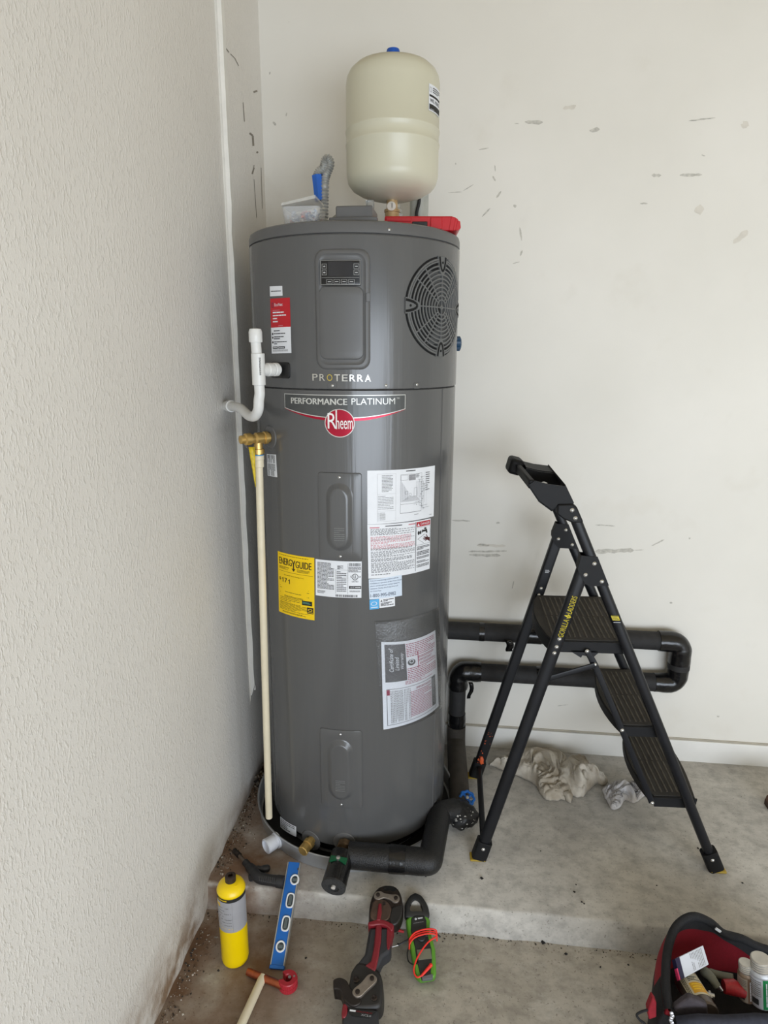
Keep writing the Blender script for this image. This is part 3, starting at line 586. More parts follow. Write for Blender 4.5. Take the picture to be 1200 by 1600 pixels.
for i, (t, w_) in enumerate((('Certificate of', 36), ('Limited', 21), ('Warranty', 25))): sh.text(t, 9.5+i*7.6, 46-i*1.6, 5.6, WHT, w_, 0, 2, .25, 1)
sh.disc(41, 35, 6, CG, 1, 24, 5); sh.disc(41, 33.6, 3.4, WHT, 2, 20, 3.2, .7); sh.rect(51, 20, 1.2, 26, CRIM, 2)
for i, (y, h_, n_) in enumerate(((5, 22, 8), (44, 20, 7))): sh.print(34, y, 52, h_, n_, CRIM, .42, 100+i, (.03, .09))
sh.text('IMPORTANT', 53, 33, 4, CRIM, 24, .01); sh.print(54, 39, 32, 4, 2, CRIM, .5, 104, (.04, .1)); sh.print(30, 64, 52, 6, 3, CRIM, .4, 105, (.04, .1)); sh.print(52, 28, 30, 4, 2, CRIM, .5, 106)
sh.frame(5, 73, 78, 58, .6, IK); sh.rect(5, 74, 4, 8.5, CRIM, 2); sh.print(10, 76, 17, 52, 9, GRYP, .5, 107, (.02, .06), 1, True); sh.print(28, 76, 10, 52, 5, GRYP, .4, 108, (.02, .06), 1, True)
sh.text('IMPORTANTE', 46, 77, 3.6, CRIM, 26, .01); sh.print(37, 83, 36, 44, 16, CRIM, .4, 109, (.03, .1)); sh.rect(74, 74, 8, 52, CG, 1, nv=6); sh.print(75, 76, 6, 48, 4, WHT, .3, 110, (.03, .1), 2, True)
sh.build('warranty_paper', WH)['label'] = 'printed warranty certificate'
CLEAR = bpy.data.materials.new('clear_film'); CLEAR.use_nodes = True
nt = CLEAR.node_tree; nt.nodes.clear(); o_ = nt.nodes.new('ShaderNodeOutputMaterial'); tr = nt.nodes.new('ShaderNodeBsdfTransparent'); gl = nt.nodes.new('ShaderNodeBsdfGlossy'); mx = nt.nodes.new('ShaderNodeMixShader'); gl.inputs['Roughness'].default_value = .2
fr = nt.nodes.new('ShaderNodeFresnel'); fr.inputs[0].default_value = 1.55; nz = nt.nodes.new('ShaderNodeTexNoise'); nz.inputs['Scale'].default_value = 70; bp = nt.nodes.new('ShaderNodeBump'); bp.inputs['Strength'].default_value = .5; bp.inputs['Distance'].default_value = .004
nt.links.new(nz.outputs[0], bp.inputs['Height']); nt.links.new(bp.outputs[0], gl.inputs['Normal']); nt.links.new(bp.outputs[0], fr.inputs['Normal']); ad_ = nt.nodes.new('ShaderNodeMath'); ad_.inputs[1].default_value = .05; nt.links.new(fr.outputs[0], ad_.inputs[0]); nt.links.new(ad_.outputs[0], mx.inputs[0]); nt.links.new(tr.outputs[0], mx.inputs[1]); nt.links.new(gl.outputs[0], mx.inputs[2]); nt.links.new(mx.outputs[0], o_.inputs[0])
c = [SZ(*p) for p in ((586, 972.5), (685.5, 950), (690, 1104), (597, 1141))]; b = MB(); n = 18; vs = []
for j in range(n+1):
    for i in range(n+1):
        u, v = i/n, j/n; s = [(1-u)*(1-v)*c[0][q]+u*(1-v)*c[1][q]+u*v*c[2][q]+(1-u)*v*c[3][q] for q in (0, 1)]
        e = min(1, 6*min(u, 1-u, v+.02, 1-v)); wr = .003*noise.noise((u*14, v*14, 0))*e; vs.append(wrap(s[0], s[1], .0055*e+.0016+max(-.001, wr)+.004*math.sin(PI*u)*math.sin(PI*v)))
b.add(vs, [(j*(n+1)+i+n+1, j*(n+1)+i+n+2, j*(n+1)+i+1, j*(n+1)+i) for j in range(n) for i in range(n)]); b.build('clear_pouch', CLEAR, WH, angle=180)
c = c[:2]
b = MB(); vs = []
for j in range(5):
    for i in range(25):
        u, v = i/24, j/4; s = c[0][0]*(1-u)+c[1][0]*u; z = c[0][1]*(1-u)+c[1][1]*u+.004-v*.010
        vs.append(wrap(s, z, .0022+.0022*abs(noise.noise((u*22, v*3, 2)))))
b.add(vs, [(j*25+i+25, j*25+i+26, j*25+i+1, j*25+i) for j in range(4) for i in range(24)]); b.build('pouch_tape', CLEAR, WH, angle=180)
# ---- fitting collars low on the jacket and at the relief valve
for px, py, rr_ in ((485.5, 1313, .036), (538, 1316, .036), (422, 683, .034)):
    s_, z_ = SZ(px, py); pressed('collar', [(0, .0004), (.002, .0028), (.012, .0034)], s_, z_, rr_*2, rr_*2, rr_, TANKD, WH)
    pressed('collar_hole', [(0, .0036), (.001, .004)], s_, z_, rr_*.9, rr_*.9, rr_*.45, DARK, WH)
# brass drain valve
s_, z_ = SZ(488, 1311); p0 = wrap(s_, z_, -.005); nn = Vector((p0.x, p0.y, -.02)).normalized()
b = MB().lathe(p0, nn, [(.0135, 0), (.0135, .018), (.0185, .019), (.0185, .034), (.0145, .036), (.0145, .040), (.0175, .041), (.0175, .060), (.015, .062)], 8); b.build('drain_valve', BRASS, WH, angle=25)
# junction cover on the lid with its cable
jp = onp(558, 345, 1, -.20)
JB = MB().box((jp.x, -.20, ZTOP+.018), (.096, .11, .05)); JB.build('junction_cover', TANKD, WH, bev=.004)
b = MB().box((jp.x, -.262, ZTOP+.006), (.125, .02, .012)); b.build('junction_flange', TANKD, WH, bev=.002)
# blue cap on the right of the jacket
kp = onp(716, 537, 1, .06); dr = Vector((kp.x, .06, 0)).normalized(); p0 = dr*(R-.004); p0.z = kp.z
b = MB(); rings = []
for rr_, h_ in ((.020, 0), (.021, .006), (.021, .018), (.015, .022)): 
    t_ = dr; a_ = Vector((-dr.y, dr.x, 0)); rings.append([p0+t_*h_+a_*((rr_+.002*(i % 2))*math.cos(2*PI*i/24))+Vector((0, 0, (rr_+.002*(i % 2))*math.sin(2*PI*i/24))) for i in range(24)])
b.loft(rings); b.build('blue_cap', M('blue_plastic_dark', (22, 62, 92), .4), WH, angle=20)
# ------------------------------------------------------------------ DRAIN PAN
ALU = M('pan_aluminium', (176, 177, 178), .42, .25, var=.12, scale=9)
DP = thing('drain_pan', 'round grey metal drain pan under the water heater with a white outlet', 'drain pan', (-.008, 0, 0))
PX = -.008; PR = .352
b = MB().lathe((PX, 0, 0), (0, 0, 1), [(.02, .004), (PR-.012, .004), (PR-.006, .008), (PR-.001, .060), (PR+.004, .063), (PR+.005, .060), (PR+.0015, .057), (PR-.003, .006), (PR-.010, .0005), (.02, .0005)], 120, caps=False); b.build('pan_body', ALU, DP, angle=50)
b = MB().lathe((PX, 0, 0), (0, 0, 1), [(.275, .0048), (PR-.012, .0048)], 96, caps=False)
b.build('pan_shade', M('pan_shade_dark', (26, 25, 24), .7, var=.3, scale=14), DP)  # shade inside the pan, painted as a near-black ring on its floor
q = onp(437, 1310, 2, .034); nn = Vector((q.x-PX, q.y, 0)).normalized(); p0 = Vector((PX, 0, .034))+nn*(PR-.004)
b = MB().lathe(p0, nn, [(.026, 0), (.026, .008), (.021, .009), (.021, .016), (.0235, .017), (.0245, .046), (.020, .048), (.019, .040)], 28); b.build('pan_outlet', M('outlet_white', (214, 216, 222), .35, var=.03), DP, angle=30)
# ------------------------------------------------------------------ CONDENSATE DRAIN (white PVC)
def radp(x, y, q):
    a = oncyl(*q); return onpl(x, y, (0, 0, 0), (-a.y, a.x, 0))
tee = radp(403, 578, (440, 578)); ent = oncyl(438, 578); nn = Vector((ent.x, ent.y, 0)).normalized()
CD = thing('condensate_drain', 'white PVC drain assembly with capped tee and trap running into the left wall', 'pipe', (tee.x, tee.y, tee.z-.12))
PVR = .0135
top = Vector((tee.x, tee.y, onpl(400, 514, tee, (_fw.x, _fw.y, 0)).z))
def lean(z): # the riser leans a little towards the wall
    t = (z-tee.z)/(top.z-tee.z); return Vector((tee.x-.004*t, tee.y, z))
b = MB().tube([lean(tee.z-.005), lean(top.z-.012)], PVR, 24); b.build('riser_pipe', PVC, CD)
b = MB().lathe(lean(top.z-.034), (0, 0, 1), [(.0165, 0), (.0175, .002), (.0175, .026), (.015, .034), (.004, .036)], 28); b.build('riser_cap', PVC, CD, angle=30)
hz = .040
b = MB().lathe(lean(tee.z-hz), (0, 0, 1), [(.0145, 0), (.0178, .001), (.0178, 2*hz+.002), (.0145, 2*hz+.003)], 28); o_ = lean(tee.z)
b.lathe(o_, nn*-1, [(.0165, .01), (.0165, .030), (.0178, .032), (.0178, .046), (.0145, .047)], 28); TEE = b.build('tee', PVC, CD, angle=30)
d_ = (o_-CP).normalized(); sd = d_.cross(Vector((0, 0, 1))).normalized(); nv = (d_*-1-Vector((0, 0, 1))*(d_*-1).z).normalized()
sh = Sheet(planemap(o_+sd*.003+Vector((0, 0, .032))+nv*.0176, (.010, 0, 0), (0, 0, -.045), nv), 1, 1); sh.print(.1, 0, .5, 1, 2, BLK, .55, 9, (.05, .12), 1, True); sh.build('tee_print', TEE)
b = MB().tube([o_-nn*.040, o_-nn*.072], PVR, 24); b.build('inlet_pipe', PVC, CD)
b = MB().lathe(o_-nn*.052, nn*-1, [(.0165, 0), (.018, .002), (.018, .014), (.0145, .016)], 28); b.build('inlet_nut', PVC, CD, angle=30)
wl = onp(352, 634, 0, XL+.001); pn = Vector((wl.y-tee.y, -(wl.x-tee.x), 0)).normalized()
def tp(x, y): return onpl(x, y, tee, pn)
path = spline([lean(tee.z-.03), lean(tee.z-.06), tp(404.5, 625), tp(403.5, 640), tp(398, 650), tp(390, 650), tp(383, 644.5), tp(376, 638.5), tp(366, 635.5), wl+Vector((-.004, 0, 0))], 6)
b = MB().tube(path, PVR*1.03, 20); b.build('trap_pipe', PVC, CD)
q = tp(362, 634.8); dd = (tp(356, 634.3)-q).normalized(); b = MB().lathe(q, dd, [(.0145, 0), (.0178, .002), (.0178, .030), (.0145, .032)], 24); b.build('trap_collar', PVC, CD, angle=30)
# ------------------------------------------------------------------ RELIEF VALVE
q0 = (422, 683); a0 = oncyl(*q0); nr = Vector((a0.x, a0.y, 0)).normalized()
vc = radp(404, 687, q0)
RV = thing('relief_valve', 'brass temperature relief valve with a yellow tag screwed into the heater side', 'valve', (vc.x, vc.y, vc.z-.04))
e0 = a0-nr*.004; e0.z = vc.z+.004
b = MB().lathe(e0, nr, [(.0145, 0), (.0145, .014), (.0185, .015), (.0185, .024), (.015, .026), (.017, .034), (.017, .05), (.012, .055), (.014, .066), (.017, .067), (.017, .083), (.012, .086), (.012, .098), (.008, .1)], 16)
pv = e0+nr*.043; b.lathe(pv, (0, 0, -1), [(.012, 0), (.013, .03), (.017, .031), (.017, .043), (.0125, .044), (.0125, .05)], 16); b.build('valve_body', BRASS, RV, angle=28)
b = MB(); tn = Vector((-nr.y, nr.x, 0)); c0 = e0+nr*.078+Vector((0, 0, .002)); b.bar(c0-tn*.022+nr*.0, c0-tn*.028-Vector((0, 0, .030))-nr*.014, .008, .002, nr, 12, 0, 4); b.build('test_lever', M('lever_steel', (128, 122, 128), .35, .8), RV)
b = MB().lathe(pv-Vector((0, 0, .046)), (0, 0, -1), [(.0145, 0), (.0145, .010)], 24); b.build('blue_sealant', M('sealant_blue', (70, 140, 190), .6), RV)
b = MB(); t0 = onpl(394, 697, vc, (_fw.x, _fw.y, 0)); n8 = []
for i in range(10):
    t = i/9; c_ = onpl(393.5+6.0*t, 697+62*t, vc-nv*-.0, (_fw.x, _fw.y, 0))+nv*(.019+.004*math.sin(t*4)); wv = sd*(.0092*(1-t*.88)); n8.append([c_-wv, c_+wv*.9])
b.loft(n8, 0, False, False, False); b.build('warning_tag', M('tag_yellow', (204, 178, 40), .5, var=.35, scale=160, stretch=(1, 1, .4)), RV, solid=.0008)['label'] = 'yellow warning tag'
# ------------------------------------------------------------------ DISCHARGE PIPE (cream CPVC)
pt = pv-Vector((0, 0, .048)); pb = onpl(419.5, 1277, pt, (_fw.x, _fw.y, 0)); pb = Vector((pt.x+(pb.x-pt.x)*.9, pt.y+(pb.y-pt.y)*.9, pb.z))
if pb.z < .075: pb.z = .075
DC = thing('discharge_pipe', 'long cream CPVC discharge pipe standing from the relief valve down into the pan', 'pipe', (pb.x, pb.y, pb.z))
b = MB().tube([pt-Vector((0, 0, .012)), pb], .0112, 24); b.build('pipe_length', CPVC, DC)
b = MB().lathe(pt, (0, 0, -1), [(.0125, 0), (.0150, .001), (.0150, .012), (.0138, .014), (.0138, .034), (.0115, .036)], 28); b.build('threaded_adapter', CPVC, DC, angle=30)
# ------------------------------------------------------------------ EXPANSION TANK
ex = onp(613.5, 200, 1, .02); er = (onp(686.8, 200, 1, .02).x-onp(540.6, 200, 1, .02).x)/2*.985
ztop = onp(613, 95, 1, .02).z; zbot = onp(612, 306, 1, .02-.06).z
CRM = M('cream_enamel', (204, 200, 178), .34, var=.02, scale=6)
ET = thing('expansion_tank', 'cream expansion tank with a blue cap standing on a brass pipe above the heater', 'tank', (ex.x, .02, ZTOP+.004))
E0 = Vector((ex.x, .02, 0)); zs_ = onp(612, 195, 1, -.1).z
prof = [(.016, zbot), (.06, zbot+.004), (.095, zbot+.015), (er-.016, zbot+.028), (er-.005, zbot+.043), (er, zbot+.062)]
zr0 = onp(612, 206, 1, .02-er).z; zr1 = onp(612, 183, 1, .02-er).z
for z in (zr0, zr1): prof += [(er, z-.006), (er+.0022, z-.003), (er+.0022, z+.001), (er, z+.004)]
prof += [(er, ztop-.068), (er-.003, ztop-.048), (er-.011, ztop-.033), (er-.026, ztop-.020), (er-.05, ztop-.012), (.05, ztop-.004), (.02, ztop)]
b = MB().lathe(E0, (0, 0, 1), prof, 96); b.build('tank_shell', CRM, ET, angle=40)
b = MB().lathe(E0+Vector((0, 0, ztop-.004)), (0, 0, 1), [(.019, 0), (.019, .026), (.0175, .031), (.010, .034)], 28); b.build('blue_air_cap', M('cap_blue', (24, 84, 176), .35), ET)
c4 = [(670, 130), (685.5, 136), (684, 182), (669.5, 172)]
def ecyl(x, y):
    d = ray(x, y); o = CP-E0; a = d.x**2+d.y**2; bb = o.x*d.x+o.y*d.y; k = o.x**2+o.y**2-er*er; t = (-bb-math.sqrt(max(bb*bb-a*k, 0)))/a; p = CP+d*t; return math.atan2(p.x-E0.x, -(p.y-E0.y)), p.z
q4 = [ecyl(*p) for p in c4]; q4[1] = (q4[0][0]+.52, q4[1][1]); q4[2] = (q4[3][0]+.52, q4[2][1])
def emap(x, y, lay):
    u, v = x/30, y/44; th, z = [(1-u)*(1-v)*q4[0][i]+u*(1-v)*q4[1][i]+u*v*q4[2][i]+(1-u)*v*q4[3][i] for i in (0, 1)]; rr_ = er+.0010+.0003*lay
    z = q4[0][1]+(q4[3][1]-q4[0][1])*v; return E0+Vector((rr_*math.sin(th), -rr_*math.cos(th), z))
sh = Sheet(emap, 30, 44); sh.rect(0, 0, 30, 44, WHT, 0); sh.frame(1.5, 5, 4, 8, .5, GRYP); sh.print(8, 4, 20, 10, 3, BLK, .5, 3, (.1, .3)); sh.rect(1, 17, 28, 3.6, BLK); sh.text('WIL', 2, 23.5, 6, BLK, 9, .02); sh.text('KINS', 13, 23.5, 6, BLK, 13, .02); sh.rect(1, 32.5, 28, 9.5, BLK); sh.rect(3, 40.4, 8, .5, WHT, 2); sh.build('tank_label', ET)
b = MB().lathe(E0+Vector((0, 0, ZTOP+.005)), (0, 0, 1), [(.019, 0), (.019, .030), (.0215, .031), (.0215, .072), (.0235, .073), (.0235, .080), (.0165, .081), (.0165, zbot-ZTOP-.003)], 16); NB = b.build('brass_nipple', M('bronze_fitting', (178, 152, 112), .38, .5, var=.2, scale=60), ET, angle=25)
b = MB().lathe(E0+Vector((0, -.017, zbot-.020)), (0, -1, .15), [(.013, 0), (.013, .006), (.011, .0065)], 24); GA = b.build('pressure_gauge', M('gauge_face', (214, 208, 196), .3), ET)
b = MB().box(E0+Vector((.002, -.0245, zbot-.018)), (.0016, .0008, .013)); b.build('gauge_needle', BLK, GA)
# flexible corrugated connector and the grey supply pipe behind the tank
def corr(path, r, amp, pitch, n=14):
    P = [Vector(p) for p in path]; out = [P[0]]; rr_ = []
    for a, c_ in zip(P, P[1:]):
        k = max(1, int((c_-a).length/(pitch/2)))
        for i in range(1, k+1): out.append(a.lerp(c_, i/k))
    return out, [r+(amp if i % 2 else -amp) for i in range(len(out))]
fx = onp(623, 325, 1, .20)
p_, r_ = corr(spline([(fx.x-.002, .20, ZTOP+.005), (fx.x, .20, 2.0), (fx.x-.004, .205, 2.04), (fx.x-.02, .22, 2.075)], 6), .0145, .0022, .007)
b = MB().tube(p_, r_, 16); tag(b.build('flexible_connector', GALV, loc=(fx.x, .20, ZTOP+.005), angle=30), 'ribbed steel flexible water connector behind the brass nipple', 'hose')
gx = onp(655, 318, 1, .30)
GP = thing('water_supply_stub', 'grey pipe stub with a black wire against the wall behind the cream tank', 'pipe', (gx.x, .30, 1.93))
GPM = M('pipe_grey', (176, 178, 172), .35, .2)
b = MB().tube([(gx.x, .30, 1.88), (gx.x, .30, 2.25)], .031, 24); b.build('stub_pipe', GPM, GP)
b = MB().box((gx.x, .36, 2.0), (.04, .085, .03)); b.build('stub_bracket', GALV, GP)
b = MB().tube(spline([(gx.x-.002, .266, 2.13), (gx.x+.002, .266, 2.09), (gx.x-.006, .265, 2.05), (gx.x+.001, .266, 2.015)], 5), .0055, 8); b.tube(spline([(gx.x-.026, .262, 2.02), (gx.x-.01, .262, 2.008), (gx.x+.012, .262, 2.016), (gx.x+.024, .262, 2.006)], 5), .005, 8); b.build('black_wire', RUBBER, GP)
cl = onp(578, 322, 1, -.02)
b = MB().lathe((cl.x, -.02, ZTOP+.003), (0, 0, 1), [(.015, 0), (.015, .03), (.011, .036), (.011, .075), (.0125, .076), (.0125, .10)], 18); tag(b.build('sight_tube', M('clear_plastic_tube', (206, 208, 206), .15, trans=.75), loc=(cl.x, -.02, ZTOP+.004), angle=30), 'short clear plastic tube standing on the lid left of the brass nipple', 'fitting')
b = MB(); q = onp(596, 343, 1, -.14); b.lathe((q.x, -.14, ZTOP+.014), (1, .15, 0), [(.010, -.016), (.012, -.015), (.012, -.006), (.009, -.005), (.009, .006), (.012, .007), (.012, .016)], 12); tag(b.build('conduit_fitting', GALV, loc=(q.x, -.14, ZTOP+.004), angle=28), 'small galvanised conduit fitting between junction cover and red case', 'fitting')
# metal flex conduit with a blue sleeve
bx = onp(497, 300, 1, .06); q = lambda x, y: onp(x, y, 1, .06)
CN = thing('flex_conduit', 'looped metal flex conduit with a blue sleeved end above the plastic tub', 'cable', (bx.x, .06, ZTOP+.004))
p_, r_ = corr(spline([q(506, 352), q(507, 300), q(508, 280), (q(512, 268)), q(516, 256), q(512, 248), q(508, 252), q(506, 262), q(499, 268), q(495, 276)], 7), .0125, .0014, .0075)
b = MB().tube(p_, r_, 14); b.build('conduit', GALV, CN, angle=30)
pa, pb_ = q(495.5, 274), q(500, 314); b = MB().tube([pa, pa.lerp(pb_, .5), pb_], .0165, 6); b.build('blue_sleeve', M('sleeve_blue', (34, 98, 190), .4, var=.08), CN, angle=20)
q1 = onp(516, 347, 1, -.19); q2 = onp(534, 333, 1, -.19); b = MB().bar(q1-Vector((.008, 0, .006)), q2, .007, .004, (0, 1, 0), 10); tag(b.build('conduit_strap', M('cable_grey', (138, 138, 130), .5), loc=(q1.x, q1.y, ZTOP+.004)), 'short grey cable running up into the side of the junction cover', 'cable')
# clear tub with small parts
tq = onp(476, 345, 1, -.17); tx = tq.x; TY = -.15
TB = thing('parts_tub', 'clear plastic tub of small parts with its lid tilted up, on the heater lid', 'container', (tx, TY, ZTOP+.0055))
tl = onp(446.5, 340, 1, TY).x; tr_ = onp(505, 340, 1, TY).x; zt_ = onp(476, 323, 1, TY-.04).z; txm = (tl+tr_)/2; tw = tr_-tl
b = MB(); ro = [dense(rr(0, 0, tw*k, .10*k, .014), 1) for k in (.88, 1.0)]
r0 = [Vector((txm+x, TY+y, ZTOP+.0055)) for x, y in ro[0]]; r1 = [Vector((txm+x, TY+y, zt_)) for x, y in ro[1]]; r2 = [Vector((txm+x*.975, TY+y*.97, zt_)) for x, y in ro[1]]; r3 = [Vector((txm+x*.97, TY+y*.97, ZTOP+.006)) for x, y in ro[0]]
b.loft([r0, r1, r2, r3]); b.build('tub_body', M('cloudy_tub', (226, 228, 230), .2, alpha=.24, var=.02), TB, angle=50)
b = MB(); rnd = random.Random(4)
for i in range(150):
    p = Vector((txm+tw*.40*rnd.uniform(-1, 1), TY+.042*rnd.uniform(-1, 1), ZTOP+.006+(zt_-ZTOP-.014)*rnd.random())); s_ = rnd.uniform(.003, .007); mx_ = Matrix.Rotation(rnd.random()*6, 3, Vector((rnd.random(), rnd.random(), rnd.random()+.1))); b.box(p, (s_*2.2, s_, s_), mx_, rnd.choice((0, 0, 1, 1, 2, 3)))
o_ = b.build('small_parts', [M('parts_grey', (188, 194, 204), .35), M('parts_white', (214, 216, 220), .4), M('parts_blue', (132, 150, 186), .4), M('parts_red', (206, 160, 158), .4)], TB); o_['kind'] = 'stuff'
b = MB(); za = onp(447, 324, 1, TY).z; zb_ = onp(498, 314, 1, TY).z
pl = [(tl+.002, za), (tl+tw*.90, zb_+.004), (tl+tw*.92, zb_-.004), (tl+.002, za-.006)]
b.loft([[(x, TY+yy, z) for x, z in pl] for yy in (-.052, .05)]); b.build('tub_lid', M('cloudy_plastic', (226, 224, 218), .3, alpha=.45), TB)
# red case at the right of the lid
def rcp(x, y): return onp(x, y, 1, -.10)
ra = rcp(601, 345); rb = rcp(716, 345); rz1 = rcp(660, 338.5).z; rz0 = ZTOP+.004
RC = thing('red_tool_case', 'flat red plastic case with a black latch lying over the right lid edge', 'case', ((ra.x+rb.x)/2, -.10, rz0))
REDP = M('red_plastic', (188, 24, 36), .35, var=.04)
d1 = Vector((1, .10, 0)).normalized(); d2 = Vector((-d1.y, d1.x, 0)); L_ = (rb-ra).length; H_ = rz1-rz0
def rp(x, y, z): return ra.xy.to_3d()+d1*x+d2*y+Vector((0, 0, rz0+z-0))
def rbox(x0, x1, y0, y1, z0, z1, nm, m, bv=.002):
    b = MB(); b.loft([[rp(x0, y0, z0), rp(x1, y0, z0), rp(x1, y1, z0), rp(x0, y1, z0)], [rp(x0, y0, z1), rp(x1, y0, z1), rp(x1, y1, z1), rp(x0, y1, z1)]]); return b.build(nm, m, RC, bev=bv)
rbox(.0, L_*.93, -.02, .13, 0, H_, 'case_shell', REDP, .004); rbox(L_*.375, L_*.58, -.0235, .0, .004, H_*.62, 'latch', BPL); rbox(L_*.02, L_*.36, -.022, .0, H_*.62, H_*.92, 'rib', REDP); rbox(L_*.62, L_*.78, -.024, .0, H_*.1, H_*.9, 'rib', REDP)
for i, (x0, x1, zz) in enumerate(((.90, .96, .0), (.955, .99, -.004), (.985, 1.02, -.010))):
    b = MB(); pl = [(L_*x0, H_*.98+zz), (L_*x1, H_*.90+zz), (L_*(x1+.012), H_*.45+zz), (L_*(x1-.03), H_*.02), (L_*(x0-.03), H_*.02)]
    b.loft([[rp(x, y, max(z, .0)) for x, z in pl] for y in (-.0215-.001*i, .13)]); b.build('end_flange', REDP, RC, bev=.0015)
# ------------------------------------------------------------------ INSULATED PIPES
FOAM = M('pipe_foam', (37, 36, 36), .75, var=.25, scale=40, bump=.35, bscale=260); FOAMB = M('pipe_foam_brown', (62, 57, 51), .8, var=.2, scale=22, bump=.35, bscale=260); TAPE = M('vinyl_tape', (17, 17, 18), .22, var=.3, scale=30, bump=.7, bscale=55); FOAMG = M('foam_glossy', (22, 22, 23), .38, var=.3, scale=90, bump=.9, bscale=330)
PY = YB-.050; PRr = .0355
u0 = onp(640, 982, 1, PY); u1 = onp(1071, 1003, 1, PY); l1 = onp(1062, 1061, 1, PY); l0 = onp(716, 1055, 1, PY)
zu = u0.z*.5+u1.z*.5; zl_ = (l1.z+l0.z)/2; xr_ = (u1.x+l1.x)/2-.012; xl_ = l0.x
IP = thing('insulated_pipe_loop', 'black foam insulated pipe looping along the back wall and down beside the heater', 'pipe', (xl_, PY, .04))
def ptube(name, pts, r, m, n=20, par=IP, lump=0):
    P = []
    for a, c_ in zip(pts, pts[1:]):
        a = Vector(a); c_ = Vector(c_); k = max(2, int((c_-a).length/.012))
        for i in range(k): P.append(a.lerp(c_, i/k))
    P.append(Vector(pts[-1])); rr_ = [r+(lump*noise.noise((p.x*45, p.y*45, p.z*45)) if lump else 0) for p in P]
    return MB().tube(P, rr_, n).build(name, m, par, angle=60)
ptube('foam_sleeve', [(.02, PY, zu), (xr_-.05, PY, zu)], PRr, FOAM); ptube('foam_sleeve', [(xr_-.05, PY, zl_), (xl_+.03, PY, zl_)], PRr, FOAM)
ptube('elbow_wrap', fillet([(xr_-.085, PY, zu), (xr_, PY, zu), (xr_, PY, (zu+zl_)/2)], .045), PRr+.004, TAPE, lump=.003); ptube('elbow_wrap', fillet([(xr_-.085, PY, zl_), (xr_, PY, zl_), (xr_, PY, (zu+zl_)/2)], .045), PRr+.003, TAPE, lump=.003)
ptube('foam_sleeve', [(xr_, PY, (zu+zl_)/2+.018), (xr_, PY, (zu+zl_)/2-.022)], PRr+.0045, FOAM)
for z, x, w_ in ((zu, .60, .07), (zl_, .66, .05), (zl_, .88, .08), (zl_, .97, .03), (zu, .43, .02), (zu, .93, .03)): ptube('tape_band', [(x, PY, z), (x+w_, PY, z)], PRr+.002, TAPE, lump=.0012)
ptube('elbow_wrap', fillet([(xl_+.09, PY, zl_), (xl_, PY, zl_), (xl_, PY, zl_-.075)], .04), PRr+.004, TAPE, lump=.004)
zf = .045; vb = onp(722, 1278, 2, .05); vx, vy = vb.x-.006, vb.y+.02
ptube('foam_sleeve', [(xl_, PY, zl_-.06), (xl_, PY-.004, .14)], PRr-.003, FOAM)
ptube('tape_band', [(xl_, PY-.003, .175), (xl_, PY-.005, .10)], PRr, TAPE, lump=.002)
ptube('floor_sleeve', fillet([(xl_, PY-.005, .12), (xl_, PY-.005, zf), (vx, vy+.03, zf)], .045), PRr+.0015, FOAMB)['label'] = 'brownish floor sleeve'
# loose ends of tape
for (x, y, ln, w_, r_) in ((765, 1072, .075, .017, 0), (793, 1010, .05, .03, .25)):
    p = onp(x, y, 1, PY-.03); b = MB(); st = []
    p = onp({765: 735, 793: 793}[x], {765: 1066, 793: 1000}[x], 1, PY-PRr-.008)
    for i in range(7):
        t = i/6; c_ = p+Vector((r_*ln*t+.006*math.sin(t*5), -.004*math.sin(t*4), -ln*t)); st.append([c_-Vector((w_/2*(1-.3*t), 0, 0)), c_+Vector((w_/2, .002, .003*math.sin(9*t)))])
    b.loft(st, 0, False, False, False); b.build('loose_tape', TAPE, IP, solid=.0008)
# valve body wrapped in tape, blue wheel, bare wire, then the elbow to the front run
b = MB(); c_ = Vector((vx+.004, vy-.01, .055)); b.ball(c_, .047, 16, 0, (1.1, 1.15, .92)); b.v = [v+(v-c_).normalized()*(.010*noise.noise(v*34)+.004*noise.noise(v*90)) for v in b.v]; b.build('valve_wrap', M('valve_tape', (20, 20, 21), .5, var=.4, scale=60, bump=1, bscale=70), IP, angle=180)
b = MB(); rnd = random.Random(5)
for i in range(44):
    d_ = Vector((rnd.uniform(-.9, .9), -rnd.uniform(.2, 1), rnd.uniform(-.3, .9))).normalized(); p = c_+Vector((d_.x*.055, d_.y*.0575, d_.z*.046)); t_ = d_.cross(Vector((0, .3, 1))).normalized(); q_ = d_.cross(t_); s_ = rnd.uniform(.0008, .0032)
    b.add([p+t_*s_*1.6, p+q_*s_, p-t_*s_*1.2, p-q_*s_*.8], [(0, 1, 2, 3)])
o_ = b.build('paint_flecks', M('paint_fleck', (190, 188, 182), .7), IP); o_['kind'] = 'stuff'
wc = onpl(730, 1247, (vx, vy+.05, 0), (0, 1, 0)); WC = Vector((wc.x, wc.y, wc.z)); ax = Vector((.12, -.45, .9)).normalized(); a_ = ax.cross(Vector((0, 1, .2))).normalized(); b_ = ax.cross(a_)
BLU = M('handwheel_blue', (14, 96, 178), .35, var=.1)
b = MB(); ring = []
for i in range(48):
    t = 2*PI*i/48; rr_ = .0235+.0016*math.cos(8*t); ring.append([WC+a_*((rr_+.0052*math.cos(p))*math.cos(t))+b_*((rr_+.0052*math.cos(p))*math.sin(t))+ax*(.0048*math.sin(p)) for p in [2*PI*j/8 for j in range(8)]])
ring.append(ring[0]); b.loft(ring, 0, False, False)
for i in range(4): t = PI/4+i*PI/2; b.bar(WC-ax*.001, WC+(a_*math.cos(t)+b_*math.sin(t))*.022, .0042, .0026, ax, 8)
b.lathe(WC-ax*.004, ax, [(.008, 0), (.008, .008)], 14); HW = b.build('blue_handwheel', BLU, IP)
